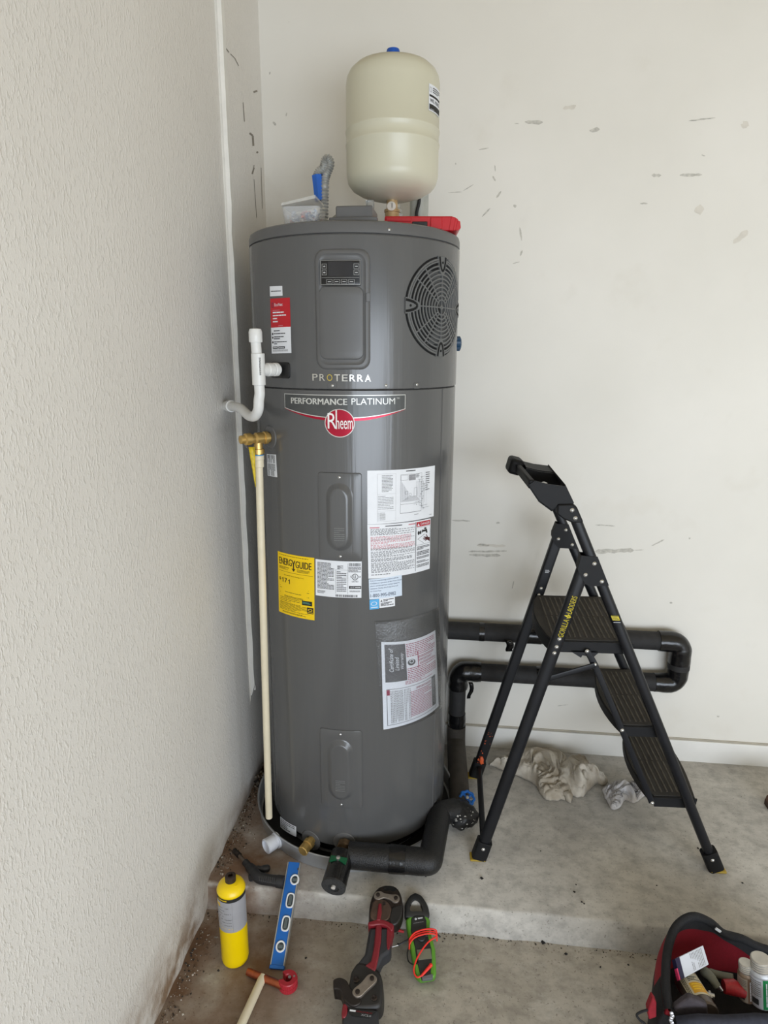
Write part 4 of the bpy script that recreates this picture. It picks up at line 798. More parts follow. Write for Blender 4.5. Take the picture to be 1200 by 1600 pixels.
b = MB().tube([WC-ax*.045, WC+ax*.006], .0055, 12); b.build('valve_stem', BRASS, HW)
b = MB().lathe(WC+ax*.004, ax, [(.0055, 0), (.0055, .003), (.003, .004)], 6); b.build('wheel_nut', STEEL, HW)
b = MB().tube(spline([WC-a_*.024-Vector((.0, 0, 0)), WC-Vector((.035, .01, .008)), WC-Vector((.052, .012, .026)), WC-Vector((.056, .012, .04))], 6), .0035, 8); b.build('bare_wire', M('wire_grey', (140, 136, 128), .5), IP)
# front run
FR = thing('front_drain_line', 'thick black foam covered pipe turning along the front of the drain pan', 'pipe', (.2, -.40, 0))
fz = .075; fe = onp(664, 1347, 2, fz); fl = onp(552, 1336, 2, fz); fy = (fe.y+fl.y)/2
ec = Vector((onp(672, 1342, 2, fz).x, fy, fz)); FRr = .040
ve = Vector((onp(686, 1288, 2, fz).x, vy-.045, fz+.005))
ptube('foam_elbow', fillet([ve+Vector((.055, .035, -.008)), ve, ec, ec+Vector((-.03, 0, 0))], .016, 6), FRr-.001, FOAMG, 24, FR)
ptube('foam_sleeve', [ec+Vector((-.02, 0, 0)), (fl.x-.014, fy, fz)], FRr, FOAMG, 24, FR)
mx_ = onp(620, 1342, 2, fz).x; ptube('tape_band', [(mx_-.022, fy, fz), (mx_+.028, fy, fz)], FRr+.002, TAPE, 24, FR, .001)
tx_ = onp(536, 1335, 2, fz).x; TC = Vector((tx_, fy-.012, fz+.002))
b = MB().tube([(SZ(538, 1316)[0], -R+.006, SZ(538, 1316)[1]), TC+Vector((0, .01, .004))], .014, 16); b.lathe(TC+Vector((0, .046, .008)), (0, -1, 0), [(.018, 0), (.023, .002), (.023, .024), (.018, .026)], 8); b.build('brass_union', M('dull_brass', (120, 98, 72), .45, .7, var=.3, scale=70), FR, angle=28)
ed_ = onp(521.5, 1384, 2, .055); EDp = Vector((ed_.x, ed_.y, .055)); ptube('stub_sleeve', [TC+Vector((0, .005, .004)), EDp], .0365, TAPE, 28, FR, .0014)
ad = (EDp-TC).normalized(); b = MB().lathe(EDp-ad*.001, ad, [(.0375, 0), (.0375, .006), (.018, .008), (.018, .004), (.0175, .003)], 28); b.build('stub_end', M('foam_end', (52, 52, 52), .85, var=.35, scale=150, bump=.8, bscale=400), FR, angle=40)
b = MB().lathe(EDp, ad, [(.0065, .002), (.0065, .008), (.004, .009)], 16); b.build('pipe_end', M('pipe_end_pale', (206, 200, 192), .4), FR)
gc = TC.lerp(EDp, .36)+Vector((0, 0, 1)).cross(ad).normalized()*0; upn = (Vector((0, 0, 1))-ad*ad.z).normalized(); sx = ad.cross(upn).normalized(); gc = gc+upn*.037
GRN = M('handle_green', (14, 84, 52), .4); b = MB()
for s_ in (-1, 1): b.loft([[gc+sx*(s_*.002)+ad*.005+upn*k, gc+sx*(s_*.026)+ad*.011+upn*(k-.006), gc+sx*(s_*.026)-ad*.009+upn*(k-.006), gc+sx*(s_*.002)-ad*.005+upn*k] for k in (.0, .006)])
GH = b.build('green_handle', GRN, FR); b = MB().lathe(gc, upn, [(.0065, 0), (.0065, .009), (.003, .011)], 8); b.build('handle_bolt', STEEL, GH)
# ------------------------------------------------------------------ STEP LADDER
LO = Vector((.430, -.233, 0)); E1 = Vector((.768, .042, 0)).normalized(); E2 = Vector((-E1.y, E1.x, 0)); LW_ = .42; FS = .02
def LP(a, w, z): return LO+E1*(a+FS*w/LW_)+E2*w+Vector((0, 0, z))
def lz(x, y, w=0):
    p = onpl(x, y, LO+E2*w, E2); return (p-LO).dot(E1)-FS*w/LW_, p.z
def zc(X, Y): return 800+X/5.333, 720+Y/5.333
LAD = thing('step_ladder', 'black folding three step ladder with yellow lettering standing right of the heater', 'ladder', LP(.38, .21, 0))
PAINT = M('ladder_black', (20, 21, 25), .42, var=.2, scale=18, spec=.35); TREAD = M('tread_rubber', (50, 47, 43), .85, var=.3, scale=30, bump=.4, bscale=120, stretch=(1, .3, 1)); LPL = M('ladder_plastic', (17, 17, 19), .6, var=.2, scale=20, spec=.3)
YSOLE = M('sole_yellow', (176, 148, 48), .6, var=.2); RIV = M('rivet_steel', (200, 200, 198), .25, .85); YPR = M('print_yellow', (226, 206, 40), .5)
def fr(z): return .758-z/1.18*.541
def rl(z): return .002+z*.260
def rivet(a, w, z, s=-1, par=LAD, r=.0062): o = LP(a, w, z); MB().lathe(o, E2*s, [(r, -.001), (r, .0015), (r*.6, .004), (r*.15, .005)], 12).build('rivet', RIV, par)
for w, far in ((0, 0), (LW_, 1)):
    b = MB().bar(LP(fr(.012)+(.004 if far else 0), w, .012), LP(fr(1.175)-(.020 if far else 0), w, 1.175), .0150, .0155, E1, 20, 0, 2.4); F_ = b.build('front_rail', PAINT, LAD)
    if far: b = MB().bar(LP(rl(.01), w, .01), LP(rl(1.0), w, 1.0), .014, .0185, E1, 20, 0, 5)
    else: b = MB().bar(LP(rl(.012), w, .012), LP(rl(1.0), w, 1.0), .0155, .0190, E1, 20, 0, 2.6)
    G_ = b.build('rear_leg', PAINT, LAD)
    for nm, f_, par in (('foot', fr, F_), ('foot', rl, G_)):
        d_ = (LP(f_(.1), w, .1)-LP(f_(0), w, 0)).normalized(); b = MB().bar(LP(f_(.004), w, .006), LP(f_(.07), w, .07), .019, .0245, E1, 16, 0, 5); ft = b.build(nm, LPL, LAD, bev=.001)
        b = MB(); c_ = LP(f_(.004)+(.004 if f_ is fr else -.004), w, .0045); b.box(c_, (.050, .037, .007), Matrix((E1, E2, Vector((0, 0, 1)))).transposed()); b.build('yellow_sole', YSOLE, ft, bev=.003); rivet(f_(.05), w-(.0175 if not far else .0195), .05, -1, ft)
# cross brace between the rear legs
b = MB().bar(LP(rl(.055), .0, .055), LP(rl(.055), LW_, .055), .010, .006, (0, 0, 1), 12, 0, 3); b.build('rear_brace', PAINT, LAD)
# brackets at the hinge
nb = [zc(*p) for p in ((578, 790), (715, 802), (808, 1040), (645, 1047), (605, 1022), (566, 950), (548, 905))]
fb = [zc(*p) for p in ((372, 525), (472, 530), (552, 735), (392, 727), (352, 690), (336, 642), (338, 606))]
for pts, w, rv in ((nb, -.0175, ((686, 857), (748, 1006), (612, 950))), (fb, LW_-.0175, ((447, 577), (385, 652), (500, 700)))):
    pl = [lz(x, y, w) for x, y in pts]; b = MB(); b.loft([[LP(a, w, z) for a, z in pl], [LP(a, w+.004, z) for a, z in pl]]); b.loft([[LP(a*.96+pl[0][0]*.04, w+.034, z) for a, z in pl], [LP(a*.96+pl[0][0]*.04, w+.038, z) for a, z in pl]])
    k = [pl[0], pl[6], pl[5]]; 
    for (a0, z0), (a1, z1) in zip(k, k[1:]): b.add([LP(a0, w, z0), LP(a1, w, z1), LP(a1, w+.036, z1), LP(a0, w+.036, z0)], [(0, 1, 2, 3)])
    BR = b.build('hinge_bracket', LPL, LAD)
    for x, y in rv: a, z = lz(*zc(x, y), w); rivet(a, w-.0005, z, -1, BR)
# steps
def tread_poly(a0, a1, w0, w1, bl, br, n=10):
    L = [(a0-bl*math.sin(PI*i/n)**.8, w0+(w1-w0)*i/n) for i in range(n+1)]; Rr = [(a1+br*math.sin(PI*i/n), w1-(w1-w0)*i/n) for i in range(n+1)]; return L+Rr
def make_step(name, z, a0, a1, bl, br, th):
    P = tread_poly(a0, a1, .024, LW_-.024, bl, br); b = MB()
    b.loft([[LP(a, w, z-th) for a, w in P], [LP(a, w, z-.004) for a, w in P]]); S = b.build(name, LPL, LAD, bev=.003)
    Q = [(a0+(a1-a0)/2+(a-(a0+a1)/2)*.97, .21+(w-.21)*.975) for a, w in P]; b = MB(); b.loft([[LP(a, w, z-.006) for a, w in Q], [LP(a, w, z-.001) for a, w in Q]]); b.build('tread_mat', TREAD, S)
    ng = max(5, int((a1-a0)/.017)); b = MB()
    for i in range(ng):
        a = a0+.010+(a1-a0-.02)*i/(ng-1)
        for k in range(2): b.bar(LP(a+.003*math.sin(i), .045+k*.165, z-.001), LP(a, .205+k*.165, z-.001), .0032, .0022, (0, 0, 1), 6)
    b.build('grip_ridges', M('tread_dusty', (84, 79, 71), .9, var=.3, scale=40), S); return S
S1 = make_step('platform_step', .770, .190, .430, .030, .012, .042); S2 = make_step('step', .492, .425, .548, .032, .014, .034); S3 = make_step('step', .245, .545, .675, .032, .016, .034)
for s_, z, a0, a1 in ((S1, .770, .19, .43), (S2, .492, .425, .548), (S3, .245, .545, .675)):
    for w in (.0215, LW_-.0215): b = MB(); b.loft([[LP(a0+.004, w-.003, z-.036), LP(a1, w-.003, z-.036), LP(a1+.004, w-.003, z-.004), LP(a0, w-.003, z-.004)], [LP(a0+.004, w+.003, z-.036), LP(a1, w+.003, z-.036), LP(a1+.004, w+.003, z-.004), LP(a0, w+.003, z-.004)]]); b.build('side_plate', LPL, s_)
# linkage bars joining the steps
for w in (-.001, LW_+.001):
    K = [lz(918, 1019), lz(930, 1040), lz(973, 1143), lz(1020, 1257)]
    for i, (p, q) in enumerate(zip(K, K[1:])): b = MB().bar(LP(p[0], w+.012, p[1]), LP(q[0], w+.012, q[1]), .0035, .0095, E1, 12, 0, 4); b.build('link_bar', PAINT, LAD)
    for p in K: rivet(p[0], w+.008, p[1])
    a_ = LP(K[1][0], w+.004, K[1][1]); b = MB().bar(a_, LP(rl(.645), w+.004, .645), .003, .0085, (0, 0, 1), 12, 0, 4); b.build('brace_bar', PAINT, LAD)
    pl = [(.262, .735), (.330, .735), (.318, .712), (.308, .690), (.296, .690), (.292, .712)]; pl = [(K[0][0]-.045, .738), (K[0][0]+.035, .738), (K[0][0]+.02, .722), (K[0][0]+.012, K[0][1]-.02), (K[0][0]-.012, K[0][1]-.015), (K[0][0]-.016, .72)]
    b = MB(); b.loft([[LP(a, w+.010, z) for a, z in pl], [LP(a, w+.014, z) for a, z in pl]]); b.build('link_lug', PAINT, LAD)
for a_, z_ in ((rl(.765), .765), (rl(.745), .745), (rl(.79), .79)): rivet(a_, -.0165, z_); rivet(a_, LW_-.015, z_)
# handle with tool tray
tp_ = [zc(*p) for p in ((382, 366), (508, 363), (545, 392), (598, 516), (512, 522), (432, 488), (376, 446))]; pl = [lz(x, y, -.018) for x, y in tp_]
for w in (-.018, LW_-.018):
    b = MB(); b.loft([[LP(a, w, z) for a, z in pl], [LP(a, w+.036, z) for a, z in pl]]); HP = b.build('handle_socket', LPL, LAD, bev=.004)
    for x, y in ((500, 410), (527, 478)): a, z = lz(*zc(x, y), -.018); rivet(a, w-.0005, z, -1, HP)
nw = [zc(*p) for p in ((134, 205), (190, 168), (300, 196), (442, 214), (512, 362), (382, 380), (330, 422), (222, 342), (150, 235))]; pw = [lz(x, y, -.01) for x, y in nw]; TWD = .33
b = MB()
for w in (-.010, .19, TWD): b.loft([[LP(a, w, z) for a, z in pw], [LP(a, w+.006, z) for a, z in pw]])
for i in (3, 4, 5, 6, 7, 8): 
    (a0, z0), (a1, z1) = pw[i], pw[(i+1) % 9]
    if i in (4,): continue
    b.loft([[LP(a0, -.010, z0), LP(a1, -.010, z1), LP(a1+.001, -.010, z1+.005), LP(a0+.001, -.010, z0+.005)], [LP(a0, TWD+.006, z0), LP(a1, TWD+.006, z1), LP(a1+.001, TWD+.006, z1+.005), LP(a0+.001, TWD+.006, z0+.005)]])
(a0, z0), (a1, z1), (a2, z2) = pw[1], pw[2], pw[3]
for w0, w1 in ((.215, TWD),): b.loft([[LP(a0, w0, z0), LP(a1, w0, z1), LP(a2, w0, z2), LP(a2, w0, z2-.006), LP(a1, w0, z1-.006), LP(a0, w0, z0-.006)], [LP(a0, w1, z0), LP(a1, w1, z1), LP(a2, w1, z2), LP(a2, w1, z2-.006), LP(a1, w1, z1-.006), LP(a0, w1, z0-.006)]])
TR = b.build('tool_tray', LPL, LAD)
for k in range(1): w = TWD/2; b = MB(); a, z = pw[0]; b.box(LP(a+.002, w, z+.002), (.016, TWD+.01, .026), Matrix((E1, E2, Vector((0, 0, 1)))).transposed()); b.build('tray_rib', LPL, TR, bev=.004)
b = MB(); a, z = pw[0]; b.box(LP(a-.010, TWD-.03, z+.004), (.044, .090, .050), Matrix((E1, E2, Vector((0, 0, 1)))).transposed() @ Matrix.Rotation(.25, 3, 'Y')); b.build('tray_end', LPL, TR, bev=.01)
b = MB().lathe(LP((pw[1][0]+pw[2][0])/2+.02, .08, pw[5][1]+.012), (0, 0, 1), [(.004, 0), (.004, .03), (.010, .032), (.010, .037), (.003, .04)], 12); b.build('tray_bolt', STEEL, TR)
b = MB().bar(LP(fr(1.17), -.0, 1.17), LP(fr(1.17), LW_, 1.17), .013, .013, (0, 0, 1), 16); b.build('handle_bar', LPL, LAD)
# writing on the rear leg and the front rail
p0 = LP(rl(.797), -.0165, .797); p1 = LP(rl(.925), -.0165, .925); ex_ = (p1-p0); L_ = ex_.length; ex_.normalize(); ey_ = E2.cross(ex_)*-1
if ey_.z > 0: ey_ = -ey_
hN = .0165
sh = Sheet(planemap(p0-ey_*hN/2, ex_, ey_, -E2), L_, hN); sh.text('GORILLA', 0, 0, hN, YPR, L_*.44, .012); sh.text('LADDERS', L_*.58, 0, hN, YPR, L_*.42, .012)
sh.poly([(L_*.47, hN*.9), (L_*.51, -hN*.15), (L_*.55, hN*.9)][::-1], YPR); sh.poly([(L_*.455, hN*.45), (L_*.51, hN*1.15), (L_*.565, hN*.45)], YPR); sh.build('yellow_lettering', LAD)['label'] = 'yellow lettering on the near rear leg'
p0 = LP(fr(.868), -.0165, .868); ex_ = E1; sh = Sheet(planemap(p0-E1*.011, E1, Vector((-.0, 0, -1))+E1*.45, -E2), .022, .03); sh.rect(0, 0, .021, .014, YPR, 0, 1); sh.print(.001, .001, .019, .012, 3, BLK, .5, 4, (.1, .3)); sh.rect(0, .020, .02, .0012, WHT, 0, 1); sh.build('rail_sticker', LAD)
sh = Sheet(planemap(LP(rl(.86), LW_-.0155, .86)-E1*.008, E1, (0, 0, -1), -E2), .016, .03); sh.print(0, 0, .016, .012, 3, WHT, .4, 6, (.1, .4)); sh.build('leg_print', LAD)
b = MB(); rnd = random.Random(8)
for i in range(40):
    t = rnd.random(); z = .045+.16*t*t; c_ = LP(rl(z)+rnd.uniform(-.014, .014), LW_-.0148, z); s_ = rnd.uniform(.0018, .0048)*(1.3-t); b.add([c_+E1*s_, c_+Vector((0, 0, s_*1.6)), c_-E1*s_, c_-Vector((0, 0, s_*1.6))], [(0, 1, 2, 3)])
b.ball(LP(rl(.085), LW_-.017, .085), .0105, 8, 0, (.8, .6, 1.7)); OP = b.build('orange_paint_drip', M('paint_orange', (222, 96, 48), .5, var=.15, scale=80), LAD); OP['label'] = 'orange paint drips'
# ------------------------------------------------------------------ RAGS
def rag(name, label, low, high, hz, mat, seed, H, fold=21, flat=.6):
    """crumpled cloth: low = pixels where it meets the floor, high = pixels of its raised far outline"""
    O = [onp(x, y, 2, 0).xy for x, y in low]+[onp(x, y, 2, hz).xy for x, y in high]
    c = sum(O, Vector((0, 0)))/len(O); O3 = spline([p.to_3d() for p in O+[O[0]]], 10)[:-1]; na = len(O3); nr = 56; vs = []
    for j in range(nr+1):
        k = j/nr; rr_ = k**.85
        for i in range(na):
            p = c+(O3[i].xy-c)*rr_*(1+.05*noise.noise((i*.33, seed, 2))*k); an = 1.2*noise.noise(Vector((p.x*5, p.y*5, seed)))+seed; q = Vector(((p.x*math.cos(an)+p.y*math.sin(an))*fold*.42, (p.y*math.cos(an)-p.x*math.sin(an))*fold*1.15, seed)); w = Vector((noise.noise(q*1.1), noise.noise(q*1.1+Vector((5, 5, 5))), 0))
            r1 = abs(noise.noise(q*1.0+w*.5)); r2 = abs(noise.noise(q*2.1+w*.8+Vector((0, 0, 7)))); r3 = abs(noise.noise(q*5+w))
            env = (1-k**3.2)**.6; h = env*(H*(flat+(1-flat)*(.55+.6*noise.noise(q*.33)))+.040*r1+.016*r2+.004*r3-.014)+.004
            d_ = w*.012*env; vs.append((p.x+d_.x, p.y+d_.y, max(.002, h)))
    fs = [(j*na+i, (j+1)*na+i, (j+1)*na+(i+1) % na, j*na+(i+1) % na) for j in range(nr) for i in range(na)]
    b = MB().add(vs, fs); o = b.build(name, mat, loc=(c.x, c.y, 0), angle=180, solid=.003); return tag(o, label, 'rag')
def ragmat(nm, c, dirt, amt):
    g = NT(nm); a = g.noise(9, 5); col = g.mix(g.ramp(a, [(.42, 0), (.66, 1)]), c, dirt); col = g.mix(g.ramp(g.noise(26, 4, off=(3, 3, 3)), [(.55, 0), (.75, amt)]), col, dirt); g.bump(g.noise(420, 2), .4, .0015); return g.out(col, .95)
RG = ragmat('rag_beige', (206, 199, 186), (160, 148, 130), .5); RGW = ragmat('rag_white', (216, 214, 216), (176, 168, 158), .35)
rag('floor_rag', 'crumpled dirty beige cloth, the wider left one of the pile under the ladder', [(764, 1196), (790, 1206), (815, 1216), (836, 1228), (846, 1244), (858, 1252), (880, 1251)], [(893, 1236), (896, 1200), (884, 1170), (858, 1161), (830, 1163), (806, 1166), (782, 1174), (768, 1182)], .045, RG, 3.3, .065)
rag('floor_rag', 'crumpled beige cloth with a corner trailing towards the white rag, right side of the pile', [(862, 1236), (885, 1242), (908, 1247), (918, 1238), (932, 1226), (948, 1222)], [(944, 1211), (926, 1200), (922, 1184), (908, 1172), (890, 1172), (872, 1190)], .05, RG, 8.1, .075, 22)
rag('white_rag', 'small white rag on the floor behind the lowest ladder step', [(940, 1236), (948, 1252), (956, 1266), (968, 1263), (976, 1252), (990, 1256), (1000, 1250), (1010, 1240)], [(1006, 1220), (992, 1216), (972, 1212), (956, 1218), (944, 1228)], .03, RGW, 5.7, .03, 24)
# ------------------------------------------------------------------ FLOOR TOOLS
# yellow gas cylinder
g0 = onp(367, 1500, 2, ZL); gx_, gy_ = g0.x, g0.y+.006; GZ = ZL
GH_ = onp(362, 1367, 1, gy_).z-GZ; GRd = .0385
GYL = M('cylinder_yellow', (248, 212, 0), .3, var=.02)
GC = thing('gas_cylinder', 'yellow torch gas cylinder with a silver label standing on the lower floor', 'gas cylinder', (gx_, gy_, GZ))
hs = GH_-.020
b = MB().lathe((gx_, gy_, GZ), (0, 0, 1), [(.02, .004), (GRd-.008, .001), (GRd-.002, .005), (GRd, .014), (GRd, hs-.026), (GRd+.0010, hs-.024), (GRd+.0010, hs-.021), (GRd-.0005, hs-.018), (GRd-.003, hs-.011), (GRd-.009, hs-.005), (.020, hs), (.016, hs+.001), (.012, hs+.003)], 56); b.build('cylinder_body', GYL, GC, angle=40)
b = MB().lathe((gx_, gy_, GZ+hs), (0, 0, 1), [(.0150, 0), (.0150, .017), (.0125, .019), (.007, .019), (.007, .010)], 24); b.build('valve_collar', M('collar_brown', (58, 46, 38), .55, .3, var=.2), GC, angle=30)
b = MB().lathe((gx_+.018, gy_-.010, GZ+hs-.004), (0.2, -.2, 1), [(.005, 0), (.005, .004), (.002, .004), (.002, .002)], 12); b.build('relief_port', GYL, GC)
za_ = onp(367, 1443, 1, gy_-GRd).z; zb_ = onp(362, 1409, 1, gy_-GRd).z; za_ = GZ+.130; zb_ = GZ+hs-.027
def gmap(x, y, lay): t = math.radians(-100+200*x); rr_ = GRd+.0006+.0002*lay; return Vector((gx_+rr_*math.sin(t), gy_-rr_*math.cos(t), zb_+(za_-zb_)*y))
sh = Sheet(gmap, 1, 1); sh.rect(0, 0, 1, 1, M('label_silver', (172, 172, 176), .42, .25, var=.05), 0, nu=20); sh.rect(.0, 0, 1, .10, BLK, 1, nu=20); sh.print(.28, .03, .22, .04, 1, YEL, .8, 3, (.02, .05), 2)
sh.print(.22, .17, .12, .10, 2, YEL, .7, 5, (.2, .5)); sh.print(.22, .26, .36, .6, 7, GRYP, .22, 6, (.08, .3)); sh.rect(.60, .12, .004, .85, GRYP, 1, nu=1); sh.rect(.2, .60, .4, .006, GRYP); sh.rect(.2, .88, .4, .01, YEL); sh.build('cylinder_label', GC)
# torch head
def tz(x, y, z=.020): return onp(x, y, 2, z)
tcn = tz(405, 1365)
TH = thing('torch_head', 'black pistol grip torch head lying on the slab behind the yellow cylinder', 'torch', (tcn.x, tcn.y, 0))
b = MB().tube([tz(366, 1329, .019), tz(374, 1337, .0195)], [.0085, .009], 16); b.build('flame_tip', M('burnt_tube', (52, 46, 42), .5, .6, var=.3, scale=90), TH)
b = MB().tube([tz(373, 1336), tz(387, 1351)], .0062, 14); b.build('burner_tube', M('burner_steel', (116, 104, 94), .4, .8, var=.25, scale=80), TH)
TBK = M('torch_black', (38, 38, 40), .5, var=.1)
b = MB().tube(spline([tz(383, 1347), tz(390, 1355), tz(397, 1364, .022), tz(404, 1371, .022), tz(414, 1374, .021), tz(428, 1376), tz(440, 1377.5)], 5), [.011]*5+[.0145]*5+[.0165]*5+[.0165]*5+[.016]*5+[.0165]*5+[.0175], 18); b.build('torch_body', TBK, TH, angle=60)
b = MB().tube([tz(433, 1377), tz(444, 1378.5)], .0185, 20); b.build('cylinder_socket', TBK, TH)
b = MB()
for i in range(9): x = 405+i*3; c_ = tz(x, 1370+(x-405)*.22, .0375); b.bar(c_+Vector((-.004, .010, -.002)), c_+Vector((.004, -.010, -.0035)), .0012, .0012, (0, 0, 1), 6)
b.build('grip_ribs', M('grip_grey', (84, 84, 86), .5), TH)
b = MB().tube(spline([tz(393, 1352, .02), tz(402, 1357, .022), tz(411, 1358, .022), tz(419, 1356, .02)], 4), [.006]*4+[.009]*4+[.011]*4+[.009], 14); b.ball(tz(417, 1357, .02), .0115, 10); b.build('trigger', TBK, TH, angle=60)
b = MB().lathe(tz(393, 1374, .006), (0, 0, 1), [(.009, 0), (.009, .018), (.007, .02)], 16); b.build('adjust_knob', TBK, TH)
# level leaning over the step edge
Pb = onp(432.5, 1514, 2, ZL+.004); Pe = onp(452.5, 1393, 2, .006); dl = (Pe-Pb).normalized(); t = .2
while prj(Pb+dl*t)[1] > 1348: t += .001
Pt = Pb+dl*t; LN = t; lx = Vector((0, 0, 1)).cross(dl).normalized()*-1
if lx.x < 0: lx = -lx
ln = lx.cross(dl).normalized(); wl_ = .0205
LV = thing('torpedo_level', 'short blue spirit level with four vials leaning on the slab edge', 'level', Pb)
LBL = M('level_blue', (12, 98, 180), .4, var=.04); LAL = M('level_aluminium', (178, 178, 174), .4, .6)
def lb(x0, x1, y0, y1, z0, z1, nm, m, par=LV, bv=.001):
    b = MB(); P = lambda x, y, z: Pb+lx*x+dl*y+ln*z
    b.loft([[P(x0, y0, z), P(x1, y0, z), P(x1, y1, z), P(x0, y1, z)] for z in (z0, z1)]); return b.build(nm, m, par, bev=bv)
body = lb(-wl_+.003, wl_-.003, .0, LN, -.012, .004, 'level_body', LBL); lb(-wl_, -wl_+.003, .008, LN-.001, -.018, .006, 'edge_rail', LAL); lb(wl_-.003, wl_, .008, LN-.001, -.018, .006, 'edge_rail', LAL); lb(-wl_-.0005, wl_+.0005, -.001, .008, -.0185, .0065, 'end_cap', LBL)
VG_ = M('vial_glass', (44, 54, 58), .12, var=.3, scale=60); VW = M('vial_bezel', (230, 232, 234), .35)
for py_, px_, ob in ((1374.5, 460.5, 0), (1407, 453.5, 1), (1443, 446.5, 1), (1479, 438.5, 0)):
    c_ = onpl(px_, py_, Pb+ln*.005, ln); hl = .0150 if not ob else .0205; hw_ = .0140 if not ob else .0125
    pts = [(math.copysign(abs(math.cos(a))**(1 if not ob else .7), math.cos(a)), math.copysign(abs(math.sin(a))**(1 if not ob else .55), math.sin(a))) for a in [2*PI*i/28 for i in range(28)]]
    b = MB(); b.loft([[c_+lx*(x*hw_*k)+dl*(y*hl*(1-(1-k)*hw_/hl))+ln*z for x, y in pts] for k, z in ((1, -.004), (1, .0022), (.9, .003), (.70, .0022), (.68, -.002))], 0, False, False); V_ = b.build('vial_bezel', VW, LV)
    b = MB(); b.loft([[c_+lx*(x*hw_*k)+dl*(y*hl*(1-(1-k)*hw_/hl))+ln*(.0002) for x, y in pts] for k in (.80, .02)], 0, False, True); b.build('vial_window', VG_, V_)
    b = MB().bar(c_-lx*(.007 if not ob else .0)-dl*(.0 if not ob else .013), c_+lx*(.007 if not ob else .0)+dl*(.0 if not ob else .013), .0045, .0045, ln, 14); b.build('vial', M('vial_liquid', (96, 108, 110), .1, trans=.3), V_)
b = MB().lathe(onpl(466, 1358, Pb+ln*.004, ln), ln, [(.003, 0), (.003, .0012)], 12); b.build('rivet', M('rivet_brown', (70, 60, 50), .6), LV)
# copper pipe with a red tube cutter on it
z_ = ZL+.011; c0 = onp(387, 1518, 2, z_); c1 = onp(443, 1541, 2, z_+.002)
CU = M('copper', (168, 92, 62), .38, .85, var=.2, scale=50)
o = tag(MB().tube([c0, c0.lerp(c1, .5), c1], .0098, 20).build('copper_pipe', CU, loc=c0-Vector((0, 0, .0098))), 'short copper pipe offcut lying at the end of the cream pipe', 'pipe')
b = MB(); cc = onp(450.5, 1541, 2, ZL); CRr = .0262; ax_ = Vector((.05, -.10, 1)).normalized()
gap = math.atan2((c0-cc).y, (c0-cc).x); out = []; n = 44
TC_ = thing('tube_cutter', 'round red pocket tube cutter clipped on the copper pipe', 'tube cutter', cc)
def cring(r, z, knurl=0): return [cc+Vector(((r+(knurl if i % 2 else 0))*math.cos(gap+.55+(2*PI-1.1)*i/n), (r+(knurl if i % 2 else 0))*math.sin(gap+.55+(2*PI-1.1)*i/n), z)) for i in range(n+1)]
RDC = M('cutter_red', (172, 40, 52), .35, var=.04)
rings = [cring(.010, .001), cring(CRr, .001, -.0012), cring(CRr, .013, -.0012), cring(CRr-.002, .0135), cring(CRr-.002, .0165), cring(CRr, .017, -.0012), cring(CRr, .028, -.0012), cring(CRr-.002, .030), cring(.012, .030), cring(.010, .027), cring(.010, .001)]
b.loft([[r_[i] for r_ in rings[:-1]] for i in range(n+1)]); b.build('cutter_body', RDC, TC_, angle=25)
b = MB().lathe(cc+Vector((.004, .002, .0305)), (0, 0, 1), [(.004, -.002), (.004, .001)], 10); b.lathe(cc+Vector((.016, .006, .0300)), (0, 0, 1), [(.0028, -.001), (.0028, .0012)], 10); b.build('cutter_screw', STEEL, TC_)
# cream pipe piece running out of the frame
s0 = onp(411, 1526, 2, ZL+.0115); s1 = onp(372, 1612, 2, ZL+.0115); s1 = s1+(s1-s0).normalized()*.25
PS = thing('cream_pipe_offcut', 'loose cream CPVC pipe lying on the lower floor at the bottom edge', 'pipe', s0-Vector((0, 0, .0115)))
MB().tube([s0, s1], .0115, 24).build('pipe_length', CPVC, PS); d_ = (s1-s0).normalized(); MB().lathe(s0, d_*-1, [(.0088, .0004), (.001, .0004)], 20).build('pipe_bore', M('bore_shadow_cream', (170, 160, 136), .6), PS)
# press tool: shapes lie in its own tilted plane
def tiltplane(pb, zb, pt, zt):
    A = onp(*pb, 2, zb); B = onp(*pt, 2, zt); ey = (B-A).normalized(); ex_ = ey.cross(Vector((0, 0, 1))).normalized(); nz = ex_.cross(ey).normalized(); return A, ex_, ey, nz
pA, pX, pY, pN = tiltplane((562, 1592), ZL+.062, (603, 1388), .030)
def PT(x, y, h=0): return onpl(x, y, pA+pN*h, pN)
def z3(X, Y): return 500+X/5.714, 1360+Y/5.714
PTL = thing('press_tool', 'red and black cordless pipe press tool lying over the slab edge', 'power tool', Vector((PT(575, 1500).x, PT(575, 1500).y, ZL)))
def plate(nm, pts, h1, h0, m, par, bv=.0, taper=1.0):
    P1 = [PT(*z3(*p), 0)+pN*h1 for p in pts]; c_ = sum(P1, Vector())/len(P1); P0 = [p-pN*(h1-h0) for p in P1]; P1 = [c_+(p-c_)*taper for p in P1]
    return MB().loft([P0, P1]).build(nm, m, par, bev=bv)
HDK = M('tool_dark_steel', (58, 50, 46), .38, .6, var=.25, scale=50); TRED = M('tool_red', (128, 30, 40), .4, var=.06); TGR = M('tool_grey', (48, 49, 53), .55, var=.1); TBL = M('tool_black', (36, 34, 33), .5, var=.15); LNK = M('link_steel', (150, 140, 130), .38, .7, var=.12, scale=60)
def rnd_(pts, n=4): return [(p.x, p.y) for p in spline([Vector((x, y, 0)) for x, y in pts]+[Vector((*pts[0], 0))], n)[:-1]]
